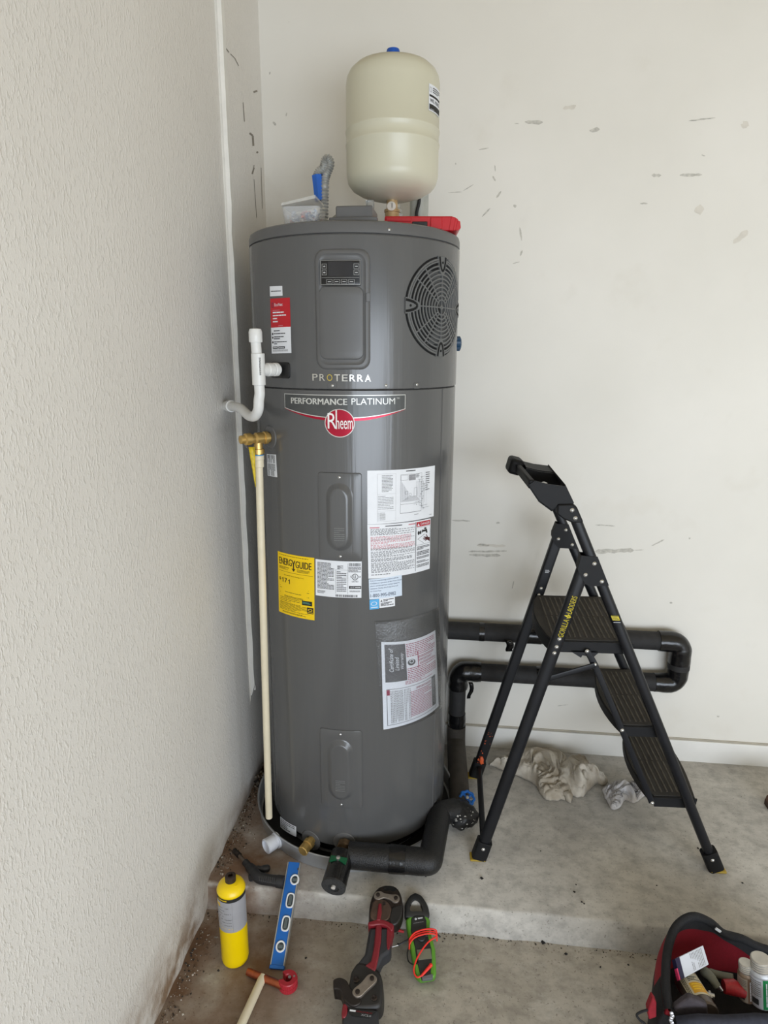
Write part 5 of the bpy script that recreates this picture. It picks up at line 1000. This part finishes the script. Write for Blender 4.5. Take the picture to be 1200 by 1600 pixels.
hd = plate('press_head', rnd_([(585, 128), (520, 150), (470, 210), (438, 300), (428, 400), (440, 470), (520, 500), (640, 490), (700, 470), (735, 400), (745, 310), (735, 230), (700, 160), (650, 132)]), .006, -.040, HDK, PTL, .006, .93)
plate('head_cheek', rnd_([(640, 350), (720, 325), (735, 360), (725, 430), (690, 490), (640, 500), (625, 430)]), .010, 0, TBL, hd, .003); plate('head_web', rnd_([(470, 300), (520, 270), (610, 300), (640, 380), (600, 460), (500, 470), (450, 420)]), .0095, 0, M('web_bronze', (92, 74, 64), .4, .5, var=.3, scale=40), hd, .003)
plate('jaw_slot', rnd_([(560, 165), (620, 150), (680, 175), (660, 200), (620, 190), (580, 195)]), .0066, 0, DARK, hd)
lk = plate('link_plate', rnd_([(500, 215), (480, 245), (495, 275), (530, 282), (570, 268), (625, 282), (660, 308), (695, 305), (712, 270), (690, 240), (640, 238), (580, 228), (540, 208)], 3), .0125, .006, LNK, hd, .001)
for q in ((520, 243), (678, 272)): b = MB().lathe(PT(*z3(*q))+pN*.0115, pN, [(.0060, 0), (.0060, .003), (.0035, .004)], 16); b.build('pin', HDK, lk)
b = MB().lathe(PT(*z3(573, 315))+pN*.009, pN, [(.0050, 0), (.0050, .003)], 12); b.build('pin', HDK, hd)
plate('red_core', [(525, 320), (550, 320), (552, 400), (540, 470), (505, 470)], .0135, .0, TRED, hd, .002)
plate('collar', rnd_([(430, 480), (520, 452), (560, 455), (640, 488), (660, 515), (640, 560), (600, 520), (540, 500), (470, 510), (432, 505)], 3), .010, -.035, TRED, PTL, .003)
plate('neck', [(440, 510), (640, 505), (632, 720), (560, 770), (500, 900), (330, 830), (400, 740)], .001, -.05, TGR, PTL, .008); plate('red_spine', [(500, 490), (552, 495), (545, 640), (520, 800), (492, 915), (400, 860), (455, 820), (480, 700)], .007, -.02, TRED, PTL, .004); plate('red_side', rnd_([(600, 510), (650, 510), (640, 600), (620, 700), (600, 700), (595, 620)], 3), .004, -.04, TRED, PTL, .003)
bd = plate('tool_body', rnd_([(330, 810), (275, 900), (255, 1000), (200, 1180), (260, 1240), (400, 1250), (520, 1235), (562, 1180), (570, 1060), (560, 960), (520, 880), (430, 830)]), .004, -.055, TBL, PTL, .008, .95)
jw = plate('side_jaw', rnd_([(118, 1020), (125, 990), (180, 972), (240, 1000), (270, 1060), (330, 1120), (370, 1190), (300, 1230), (220, 1180), (185, 1090), (150, 1075), (122, 1070)], 3), .009, -.040, M('jaw_dark', (44, 38, 35), .45, .4, var=.25, scale=50), PTL, .004)
l2 = plate('link_plate', [(300+25*math.cos(a)+(165 if k else 15)+14*math.cos(a), (975 if k else 1120)+38*math.sin(a)) for k, rng in ((1, range(-50, 131, 15)), (0, range(130, 311, 15))) for a in [math.radians(d) for d in [-d2 for d2 in rng]]][::1] if 0 else rnd_([(470, 950), (508, 985), (495, 1030), (420, 1100), (370, 1150), (325, 1160), (292, 1125), (305, 1085), (370, 1030), (425, 965)], 4), .015, .004, LNK, bd, .0015)
for q in ((466, 995), (338, 1115)): b = MB().lathe(PT(*z3(*q))+pN*.0140, pN, [(.0062, 0), (.0062, .003), (.0036, .004)], 16); b.build('pin', HDK, l2)
for q, r_ in (((325, 985), .0085), ((485, 1150), .0075)): b = MB().lathe(PT(*z3(*q))+pN*.003, pN, [(r_, 0), (r_, .004), (r_*.7, .005), (r_*.5, .002)], 16); b.build('pivot_boss', HDK, bd)
bt = plate('battery_pack', [(250, 1225), (520, 1240), (530, 1460), (200, 1460), (195, 1330)], .0, -.056, TGR, PTL, .006); plate('red_latch', rnd_([(205, 1190), (245, 1200), (240, 1290), (215, 1320), (192, 1290)], 3), .002, -.03, TRED, bt, .003)
pl = [(252, 1228), (495, 1268), (440, 1322), (285, 1302), (262, 1282)]; plate('battery_label', pl, .0022, .0, BLK, bt)
oL = PT(*z3(268, 1246))+pN*.0026; exL = (PT(*z3(478, 1278))-PT(*z3(268, 1246))); LL = exL.length; exL.normalize(); eyL = exL.cross(pN).normalized()
if (eyL.dot(pY)) > 0: eyL = -eyL
sh = Sheet(planemap(oL, exL, eyL, pN, .0001), LL, .012); sh.rect(0, 0, LL*.25, .0042, WHT, 1, 1); sh.text('REDLITHIUM', LL*.28, .0004, .0030, RED, LL*.66, .01); sh.text('XC2.0', LL*.50, .0062, .0042, WHT, LL*.42, .01); sh.build('battery_lettering', bt)
# clamp meter
mA, mX, mY, mN = tiltplane((662, 1527), ZL+.034, (650, 1399), .014)
def MT(x, y, h=0): return onpl(x, y, mA, mN)+mN*h
CM = thing('clamp_meter', 'green and black clamp meter with a red test lead wound round it', 'meter', Vector((MT(658, 1470).x, MT(658, 1470).y, ZL)))
def mpl(nm, pts, h1, h0, m, par, bv=.002): return MB().loft([[MT(*z3(*p))+mN*h0 for p in pts], [MT(*z3(*p))+mN*h1 for p in pts]]).build(nm, m, par, bev=bv)
MGR = M('meter_green', (88, 146, 42), .45, var=.05); MBK = M('meter_black', (30, 31, 32), .5, var=.1)
outer = [MT(*z3(*p)) for p in rnd_([(850, 198), (905, 225), (950, 290), (972, 350), (970, 415), (880, 420), (768, 415), (757, 340), (770, 280), (805, 225)], 4)]; c_ = MT(*z3(856, 330)); inner = [c_+(p-c_)*.52+mY*.003 for p in outer]
b = MB(); n = len(outer); b.loft([[o_+mN*h for o_ in pl] for pl, h in ((outer, -.022), (outer, -.002), ([o_.lerp(i_, .2) for o_, i_ in zip(outer, inner)], .001), (inner, .001), (inner, -.022))], 0, False, False); b.loft([[o_-mN*.022 for o_ in outer], [i_-mN*.022 for i_ in inner]], 0, False, False); b.build('clamp_jaw', MBK, CM, angle=50)
mb = mpl('meter_body', [(765, 440), (800, 405), (940, 392), (985, 440), (980, 520), (1030, 700), (1040, 930), (1020, 955), (900, 975), (850, 930), (820, 760), (785, 560)], .0, -.030, MGR, CM, .005)
mpl('front_panel', [(815, 430), (850, 405), (930, 405), (950, 450), (950, 540), (995, 700), (1000, 800), (985, 965), (905, 975), (862, 800), (850, 700), (812, 540)], .0025, -.01, MBK, mb, .002); mpl('lcd_screen', [(862, 712), (985, 700), (1000, 790), (880, 805)], .0034, .0, M('lcd_olive', (112, 112, 96), .2), mb, .0006)
mpl('bottom_cap', [(905, 950), (1005, 925), (1008, 968), (915, 978)], .003, -.012, M('meter_grey', (96, 98, 100), .5), mb, .001)
oM = MT(*z3(838, 438)); exM = (MT(*z3(915, 425))-oM); LL = exM.length; exM.normalize(); eyM = -exM.cross(mN) if exM.cross(mN).dot(mY) > 0 else exM.cross(mN)
sh = Sheet(planemap(oM, exM, eyM, mN, .0006), LL, .012)
sh.fn = (lambda f: (lambda x, y, l: f(x, y, 4+l*.4)))(sh.fn)
sh.disc(LL*.2, .001, .0030, WHT, 1, 16, None, .45); sh.rect(LL*.1, .0005, LL*.22, .0008, WHT, 1, 1); sh.print(LL*.45, -.0012, LL*.55, .0042, 2, WHT, .6, 4, (.3, .6)); sh.print(-LL*.15, .0105, LL*1.2, .0016, 1, GRYP, .9, 5, (.1, .2)); sh.rect(LL*.32, .0355, .0042, .0042, MGR, 1, 1); sh.frame(LL*.35, .043, .0050, .0050, .0012, WHT); sh.frame(LL*.85, .043, .0060, .0050, .0009, GRYP); sh.frame(LL*1.4, .042, .0050, .0050, .0012, WHT); sh.print(LL*.4, .0505, LL*1.2, .001, 1, GRYP, .9, 6); sh.build('panel_print', mb)
LEAD = M('lead_red', (236, 52, 40), .4, var=.05); dial = MB().lathe(MT(*z3(905, 600)), mN, [(.0125, 0), (.0125, .006), (.010, .008)], 20); dial.build('dial', MBK, mb)
def mp(X, Y, h): return MT(*z3(X, Y))+mN*h
for k, (dy, h) in enumerate(((0, .010), (24, .013), (-20, .012))):
    b = MB().tube(spline([mp(798, 670+dy, -.006), mp(802, 640+dy, h*.7), mp(850, 590+dy, h), mp(950, 560+dy, h), mp(1030, 565+dy, h*.8), mp(1046, 600+dy, -.004)], 6), .0021, 8); b.build('red_lead', LEAD, CM)
b = MB().tube(spline([mp(1040, 600, .008), mp(960, 660, .011), mp(880, 770, .010), mp(842, 860, .006), mp(840, 920, .003), mp(868, 958, .003), mp(910, 945, .006)], 7), .0022, 8); b.build('red_lead', LEAD, CM)
b = MB().tube([mp(905, 950, .007), mp(960, 890, .009), mp(985, 862, .009)], [.0032, .0042, .0046], 12); b.ball(mp(987, 858, .009), .0052, 8); b.build('probe_plug', LEAD, CM)
b = MB().tube(spline([mp(800, 660, -.01), mp(782, 720, -.012), mp(790, 790, -.012), mp(830, 830, -.006), mp(880, 830, .004)], 6), .0019, 8); b.tube(spline([mp(700, 645, -.016), mp(760, 620, -.01), mp(840, 590, .005), mp(960, 530, .006), mp(1020, 550, .002), mp(1076, 578, -.012)], 6), .0026, 8); b.build('black_lead', MBK, CM)
b = MB().tube([mp(690, 512, -.014), mp(752, 530, -.014)], [.0042, .0036], 10); b.build('red_probe', M('probe_red', (170, 26, 36), .4), CM); b = MB().tube([mp(645, 658, -.018), mp(700, 645, -.017)], [.0012, .0014], 8); b.build('probe_tip', STEEL, CM)
# ------------------------------------------------------------------ TOOL BAG
BKF = M('bag_black', (24, 24, 27), .85, var=.25, scale=120, bump=.5, bscale=500); RDF = M('bag_red', (138, 16, 32), .8, var=.1, scale=120, bump=.4, bscale=500)
rim_px = [((1045, 1580), .090), ((1040, 1530), .115), ((1044, 1480), .150), ((1058, 1446), .165), ((1082, 1432), .172), ((1108, 1440), .165), ((1130, 1458), .145), ((1160, 1467), .125), ((1200, 1484), .115)]
rim_y = [-.800, -.735, -.655, -.600, -.575, -.565, -.560, -.558, -.565]
rim = [onp(x, y, 1, yy) for ((x, y), z), yy in zip(rim_px, rim_y)]
xr_b = 1.34; rim += [Vector((xr_b, -.60, rim[-1].z)), Vector((xr_b+.01, -.72, .09)), Vector((xr_b, -.80, .08))]
front = [Vector((1.22, -.815, .075)), Vector((1.05, -.815, .078))]
RIM = spline(rim+front+[rim[0]], 6)[:-1]
cb = Vector((1.10, -.69, 0)); base = []
for p in RIM: q = Vector((cb.x+(p.x-cb.x)*1.0, cb.y+(p.y-cb.y)*.98, ZL)); base.append(q)
TBG = thing('tool_bag', 'open black and red fabric tool bag full of supplies on the lower floor', 'bag', (cb.x, cb.y, ZL))
def bring(t, bul, ins=0): return [Vector((b_.x+(p.x-b_.x)*t, b_.y+(p.y-b_.y)*t, ZL+.002+(p.z-ZL)*t))+((b_-cb).xy.normalized().to_3d()*(bul-ins)) for p, b_ in zip(RIM, base)]
b = MB(); ro = [bring(t, .028*math.sin(PI*t)**.7+.004*math.sin(t*9)) for t in (0, .12, .3, .5, .66, .80)]; b.loft(ro, 0, True, False); b.build('lower_fabric', BKF, TBG, angle=180)
b = MB(); b.loft([bring(t, .028*math.sin(PI*t)**.7+.004*math.sin(t*9)) for t in (.785, .84, .89, .94, 1.0)], 0, False, False); b.build('side_panel', RDF, TBG, angle=180)['label'] = 'red outer panels'
b = MB(); b.loft([bring(t, .028*math.sin(PI*t)**.7*.8, .006) for t in (1.0, .85, .6, .3, .06)], 0, False, True); b.build('red_lining', RDF, TBG, angle=180)
b = MB(); b.loft([bring(t, .028*math.sin(PI*t)**.7*.8, .010) for t in (.40, .25, .10)], 0, False, True); b.build('dark_bottom', BKF, TBG, angle=180)
b = MB(); 
for i in range(len(RIM)): pass
tube = RIM+[RIM[0]]; b.tube(tube, .0105, 10, 0, False); RMO = b.build('rim_binding', BKF, TBG, angle=180)
b = MB(); b.loft([bring(t, .028*math.sin(PI*t)**.7+.004*math.sin(t*9)+.0035)[-4:]+bring(t, .028*math.sin(PI*t)**.7+.004*math.sin(t*9)+.0035)[:8] for t in (.3, .5, .7, .85, .97)], 0, False, False, False); b.build('corner_panel', BKF, TBG, angle=180)
b = MB(); n = len(RIM); lip = [p+Vector((0, 0, .002)) for p in RIM]; lo = [p+(cb-p).xy.to_3d().normalized()*.006-Vector((0, 0, .026+.010*math.sin(i*.31))) for i, p in enumerate(RIM)]; b.loft([lip, lo], 0, False, False); b.build('inner_binding', BKF, TBG, angle=180)
for px_ in ((1043, 1560), (1018, 1530)): pass
# front pocket with zip, loop strap
fy_ = -.842; b = MB(); fl_ = [(1055, 1588, .0), (1090, 1584, .004), (1130, 1586, .002), (1180, 1583, .004), (1230, 1586, 0), (1262, 1590, 0)]
top_ = [onp(x, y, 1, fy_+.02) for x, y, d in fl_]; b.loft([top_, [p+Vector((0, -.016, -.006)) for p in top_], [Vector((p.x, p.y-.02, ZL+.01)) for p in top_]], 0, False, False, False); b.build('front_pocket', M('pocket_slate', (42, 44, 56), .8, var=.2, scale=100, bump=.4, bscale=400), TBG, angle=180, solid=.006)
b = MB(); 
for i in range(7): c_ = onp(1049+1.2*math.sin(i*1.7), 1583+i*3.6, 1, fy_); b.lathe(c_, (0, -1, .3), [(.0042, 0), (.0042, .003), (.002, .004)], 8)
b.build('zip_pull', M('zip_silver', (176, 176, 180), .3, .8), TBG)
b = MB().tube(spline([onp(x, y, 1, -.80) for x, y in ((1012, 1578), (1002, 1581), (995, 1586), (1000, 1594), (1008, 1600), (1014, 1612))], 5), .0028, 8); b.build('cord_loop', BKF, TBG)
b = MB(); b.loft([[onp(x, y, 1, -.80)+Vector((0, d, 0)) for x, y in ((1012, 1580), (1020, 1560), (1026, 1568), (1026, 1590), (1014, 1594))] for d in (0, .02)]); b.build('red_tab', RDF, TBG, bev=.003)
b = MB(); p_ = onp(1119, 1449, 1, -.574); b.box(p_+Vector((0, -.012, .004)), (.016, .003, .006), Matrix.Rotation(.6, 3, 'Y')); b.build('white_tag', WHT, TBG)
# things inside the bag
def inbag(x, y, yy): return onp(x, y, 1, yy)
q = [inbag(1061.5, 1495, -.70), inbag(1098.5, 1477, -.665), inbag(1107.5, 1507, -.70), inbag(1070, 1527.5, -.735)]; nn_ = (q[1]-q[0]).cross(q[3]-q[0]).normalized()
if nn_.y > 0: nn_ = -nn_
SB = thing('white_carton', 'small white printed carton with a navy and pink end, leaning inside the tool bag', 'box', (q[3].x, q[3].y, q[3].z-.02))
qc = sum(q, Vector())/4; th_ = .028
MB().loft([[p-nn_*th_ for p in q], q]).build('carton_body', M('carton_white', (212, 216, 226), .5, var=.02), SB, bev=.0008)
sh = Sheet(lambda x, y, l: (q[0]*(1-x)+q[1]*x)*(1-y)+(q[3]*(1-x)+q[2]*x)*y+nn_*(.0003+.0002*l), 1, 1); sh.print(.40, .08, .52, .84, 9, GRYP, .35, 5, (.05, .15), 1, True); sh.build('carton_print', SB)
e0_, e1_ = q[0], q[3]; sd_ = (q[0]-q[1]).normalized()*.0006
b = MB(); m_ = e0_.lerp(e1_, .55)
ed = sd_+(q[0]-q[1]).normalized()*.010-nn_*.004
b.loft([[e0_+sd_, e0_+ed*1, e1_+ed*1, e1_+sd_], [e0_+sd_-nn_*.022, e0_+ed-nn_*.018, e1_+ed-nn_*.018, e1_+sd_-nn_*.022]]); b.build('navy_end', M('carton_navy', (36, 34, 66), .45), SB)
b = MB(); ep = (q[0]-q[1]).normalized(); a0_, a1_ = e0_.lerp(e1_, .45)+ep*.0106-nn_*.004, e1_+ep*.0106-nn_*.004; b.loft([[a0_, a0_+ep*.003, a1_+ep*.003, a1_], [a0_-nn_*.012, a0_+ep*.003-nn_*.012, a1_+ep*.003-nn_*.012, a1_-nn_*.012]]); b.build('pink_stripe', M('carton_pink', (222, 60, 108), .45), SB)
# spray can
ca = inbag(1072, 1532, -.70); cb_ = inbag(1093, 1566, -.765); cr = .0285; dd = (cb_-ca).normalized()
SP = thing('spray_can', 'tilted metal can with a cream and yellow label in the left of the tool bag', 'can', ca-Vector((0, 0, .03)))
MB().lathe(ca, dd, [(.012, -.016), (cr-.006, -.010), (cr, 0), (cr, .098), (cr-.003, .103)], 36).build('can_body', M('can_dark', (92, 82, 74), .3, .5, var=.15, scale=30), SP, angle=30)
u_ = (CP-ca); u_ = (u_-dd*u_.dot(dd)).normalized(); v_ = dd.cross(u_)
def smap(x, y, l): t = math.radians(-75+150*x); rr_ = cr+.0006+.0002*l; return ca+dd*(.004+.074*y)+u_*(rr_*math.cos(t))-v_*(rr_*math.sin(t))
sh = Sheet(smap, 1, 1); s1_ = 0 if (smap(0, 0, 0)-smap(1, 0, 0)).dot(_r) < 0 else 1
sh.rect(.32, 0, .68, 1, M('label_cream', (206, 196, 168), .5), 0, nu=12); sh.rect(.52, .5, .44, .42, M('label_amber', (214, 160, 20), .45), 1, nu=8); sh.print(.36, .06, .12, .86, 3, BLK, .5, 4, (.05, .1), 1, True); sh.disc(.62, .14, .06, BLK, 2, 16, .06, .7); sh.print(.56, .26, .36, .2, 3, BLK, .5, 6, (.1, .3)); sh.print(.58, .56, .3, .3, 3, YEL, .4, 7, (.2, .4), 2); sh.poly([(.56, .02), (.95, .02), (.95, .1), (.7, .1)], M('label_red_flash', (170, 60, 40), .5), 2); sh.build('can_label', SP)
# two solvent cans at the right
def can(name, label, px, pyb, pyt, yy, r, mats, seed):
    bq = inbag(px, pyb, yy); tq = inbag(px-2, pyt, yy+.012); ax = (tq-bq).normalized(); Hh = (tq-bq).length; T = thing(name, label, 'can', bq)
    MB().lathe(bq, ax, [(r*.9, 0), (r, .003), (r, Hh*.70), (r*.99, Hh*.71), (r*.82, Hh*.76)], 32).build('can_body', mats[0], T, angle=30)
    pr = [(r*.80, Hh*.75)]
    for i in range(4): pr += [(r*.86, Hh*(.78+.05*i)), (r*.86, Hh*(.805+.05*i)), (r*.80, Hh*(.815+.05*i))]
    pr += [(r*.84, Hh*.99), (r*.75, Hh), (r*.3, Hh*.99)]
    MB().lathe(bq, ax, pr, 32).build('screw_lid', M('lid_tin', (196, 192, 184), .35, .5, var=.15), T, angle=25)
    u = (CP-bq); u = (u-ax*u.dot(ax)).normalized(); v = ax.cross(u)
    sg = 1 if v.dot(_r) > 0 else -1
    sh = Sheet(lambda x, y, l: bq+ax*(Hh*(.68-.64*y))+u*((r+.0006+.0002*l)*math.cos(math.radians(-80+160*x)))+v*(sg*(r+.0006+.0002*l)*math.sin(math.radians(-80+160*x))), 1, 1)
    sh.rect(0, 0, .55, 1, mats[1], 0, nu=10); sh.rect(.55, 0, .45, 1, mats[2], 0, nu=8); sh.print(.10, .08, .40, .55, 8, GRYP, .4, seed, (.08, .2)); sh.rect(.20, .70, .22, .2, IK, 1); sh.print(.64, .1, .3, .8, 4, mats[3], .5, seed+1, (.1, .3), 2, True); sh.build('can_label', T)
can('solvent_can', 'smaller tan labelled solvent can with ribbed lid, left of the green one', 1167, 1560, 1503, -.70, .0185, [M('can_tan', (142, 122, 102), .4, .3), M('label_tan', (176, 164, 148), .5), M('label_brown', (124, 98, 78), .5), WHT], 30)
can('solvent_can', 'larger white and green labelled solvent can at the right edge of the bag', 1190, 1566, 1496, -.71, .0255, [M('can_white', (190, 192, 196), .4, .3), M('label_pale', (206, 208, 214), .5), M('label_green', (24, 132, 72), .5), WHT], 33)
# grey cutters and other odds and ends in the bottom of the bag
gp0 = inbag(1098, 1516, -.68); gp1 = inbag(1122, 1543, -.715)
GCt = thing('pipe_shears', 'grey olive handled pipe shears lying deep in the middle of the tool bag', 'tool', gp0-Vector((0, 0, .02)))
OLV = M('shears_olive', (104, 104, 90), .5, var=.1)
b = MB().tube(spline([gp0, gp0.lerp(gp1, .5)+Vector((0, 0, .006)), gp1], 6), [.010, .011, .012, .012, .012, .011, .011, .011, .010, .010, .009, .009, .008], 14); b.build('handle', OLV, GCt, angle=60)
b = MB().tube(spline([inbag(1108, 1519, -.665), inbag(1126, 1524, -.67), inbag(1146, 1528, -.68)], 6), [.009]*13, 14); b.build('handle', OLV, GCt, angle=60)
b = MB().tube([gp1+Vector((0, 0, .004)), inbag(1128, 1548, -.72)], [.006, .004], 10); b.build('blade', STEEL, GCt)
rq = inbag(1147, 1543, -.70); b = MB().tube([rq-Vector((.024, 0, .0)), rq, rq+Vector((.024, -.006, -.004))], [.015, .018, .013], 16); rk = tag(b.build('red_hand_tool', M('handle_red_dark', (168, 40, 46), .5, var=.2, scale=160), loc=rq-Vector((0, 0, .018)), angle=60), 'ribbed red grip of a hand tool beside the two solvent cans', 'tool')
kq = inbag(1116, 1556, -.735); b = MB(); rnd = random.Random(12)
b.bar(inbag(1100, 1552, -.73), inbag(1116, 1557, -.735), .006, .006, (0, 0, 1), 12); b.bar(inbag(1108, 1549, -.725), inbag(1112, 1560, -.74), .004, .004, (0, 0, 1), 10); tag(b.build('steel_fitting', STEEL, loc=kq), 'small bright steel fitting in the shadow at the middle of the bag', 'fitting')
b = MB(); pv_ = inbag(1070, 1565, -.775); b.loft([[inbag(x, y, -.805)+Vector((0, d, 0)) for x, y in ((1054, 1577), (1068, 1566), (1078, 1560), (1094, 1566), (1106, 1572), (1108, 1592), (1056, 1592))] for d in (0, .018)]); tag(b.build('cloth_pouch', M('pouch_slate', (62, 56, 60), .85, var=.2, scale=70, bump=.5, bscale=300), loc=pv_, bev=.005), 'slate grey cloth pouch folded at the front left inside the bag', 'pouch')
# ------------------------------------------------------------------ brown object cut by the right edge
wx = onp(1197, 1262, 2, 0); WB_ = thing('brown_boot', 'brown leather boot toe just showing at the right edge of the slab', 'boot', (wx.x+.07, wx.y, 0))
LEA = M('boot_leather', (92, 56, 32), .5, var=.2, scale=30); b = MB(); rings = []
for t in [i/10 for i in range(11)]:
    w_ = .046*math.sin(PI*min(1, .12+t*.62)); h_ = .030+.05*t; x = wx.x+.002+.16*t
    rings.append([Vector((x, wx.y+w_*math.cos(a), .022+max(0, h_*math.sin(a)))) for a in [PI*i/12 for i in range(13)]])
b.loft(rings); b.build('boot_upper', LEA, WB_, angle=60)
b = MB(); P = [(wx.x+.002+.17*t, wx.y+s*.05*math.sin(PI*min(1, .14+t*.6))) for s, r_ in ((1, range(11)), (-1, range(10, -1, -1))) for t in [i/10 for i in r_]]; b.loft([[Vector((x, y, z)) for x, y in P] for z in (.001, .022)]); b.build('boot_sole', M('boot_sole', (58, 34, 22), .6, var=.15), WB_)
# ------------------------------------------------------------------ GRIT AND CRUMBS
GM = [M('grit_grey', (150, 142, 130), .9, var=.25, scale=60), M('grit_brown', (104, 84, 66), .9, var=.3, scale=60), M('grit_pale', (192, 184, 172), .9, var=.2, scale=60), M('grit_dark', (56, 50, 44), .95, var=.3, scale=60)]
def pebble(b, p, s, rnd, k):
    vs = []
    for d in ((1, 0, 0), (-1, 0, 0), (0, 1, 0), (0, -1, 0), (0, 0, 1), (0, 0, -.4)): vs.append(Vector(p)+Vector(d)*s*rnd.uniform(.6, 1.3)+Vector((rnd.uniform(-.3, .3), rnd.uniform(-.3, .3), 0))*s)
    b.add(vs, [(0, 2, 4), (2, 1, 4), (1, 3, 4), (3, 0, 4), (2, 0, 5), (1, 2, 5), (3, 1, 5), (0, 3, 5)], k)
rnd = random.Random(21); b = MB()
for i in range(1500):
    y = rnd.uniform(-.40, .34) if i < 950 else rnd.uniform(-1.15, -.44); x = XL-.004+abs(rnd.gauss(0, .022 if y > -.1 else .032))
    if math.hypot(x-PX, y) < PR+.012: x = XL+rnd.uniform(-.004, .01)
    pebble(b, (x, y, .001 if y > ST else ZL+.001), rnd.choice((.001, .0013, .0016, .002, .0028, .0038)), rnd, rnd.choice((0, 1, 1, 3, 3, 1, 2)))
for i in range(160):
    y = rnd.uniform(.02, .3); x = XL+rnd.uniform(0, .035); pebble(b, (x, y, .002+rnd.random()*.03), rnd.uniform(.004, .011), rnd, rnd.choice((0, 1, 3, 0)))
for i in range(260):
    x = rnd.uniform(-.38, 1.4); y = ST-.006-abs(rnd.gauss(0, .012)); pebble(b, (x, y, ZL+.0008), rnd.uniform(.001, .0028), rnd, rnd.choice((0, 1, 3, 3)))
o = tag(b.build('grit', GM, angle=10), 'crumbled grit and dirt along the foot of the left wall and the step', 'debris'); o['kind'] = 'stuff'
for i, (x, y, s_, lab) in enumerate(((752, 1373, .006, 'black foam crumb on bare slab right of the near ladder foot'), (656, 1366, .010, 'larger black foam crumb just below the thick front pipe elbow'), (847, 1473, .007, 'black crumb at the foot of the step, midway between meter and bag'))):
    z = 0 if y < 1420 else ZL; p = onp(x, y, 2, z); b = MB(); pebble(b, (p.x, p.y, z+s_*.35), s_, random.Random(i), 0)
    tag(b.build('foam_crumb', M('crumb_black', (28, 26, 25), .9), loc=(p.x, p.y, z), angle=20), lab, 'crumb', 'black foam crumbs on the concrete')
b = MB()
for i, (x, y, s_) in enumerate(((897, 1394, .004), (909, 1410, .004), (912, 1412, .003), (1026, 1384, .003), (1091, 1326, .005), (665, 1369, .005), (884, 1491, .005), (938, 1511, .004), (982, 1508, .003), (845, 1330, .002), (900, 1383, .003), (478, 1497, .004), (1160, 1380, .004), (622, 1475, .003))):
    z = 0 if y < 1425 else ZL; p = onp(x, y, 2, z); pebble(b, (p.x, p.y, z+s_*.3), s_, random.Random(i), 0)
o = tag(b.build('black_specks', _M['crumb_black'], angle=20), 'scattered tiny black specks on the concrete between ladder and bag', 'debris'); o['kind'] = 'stuff'
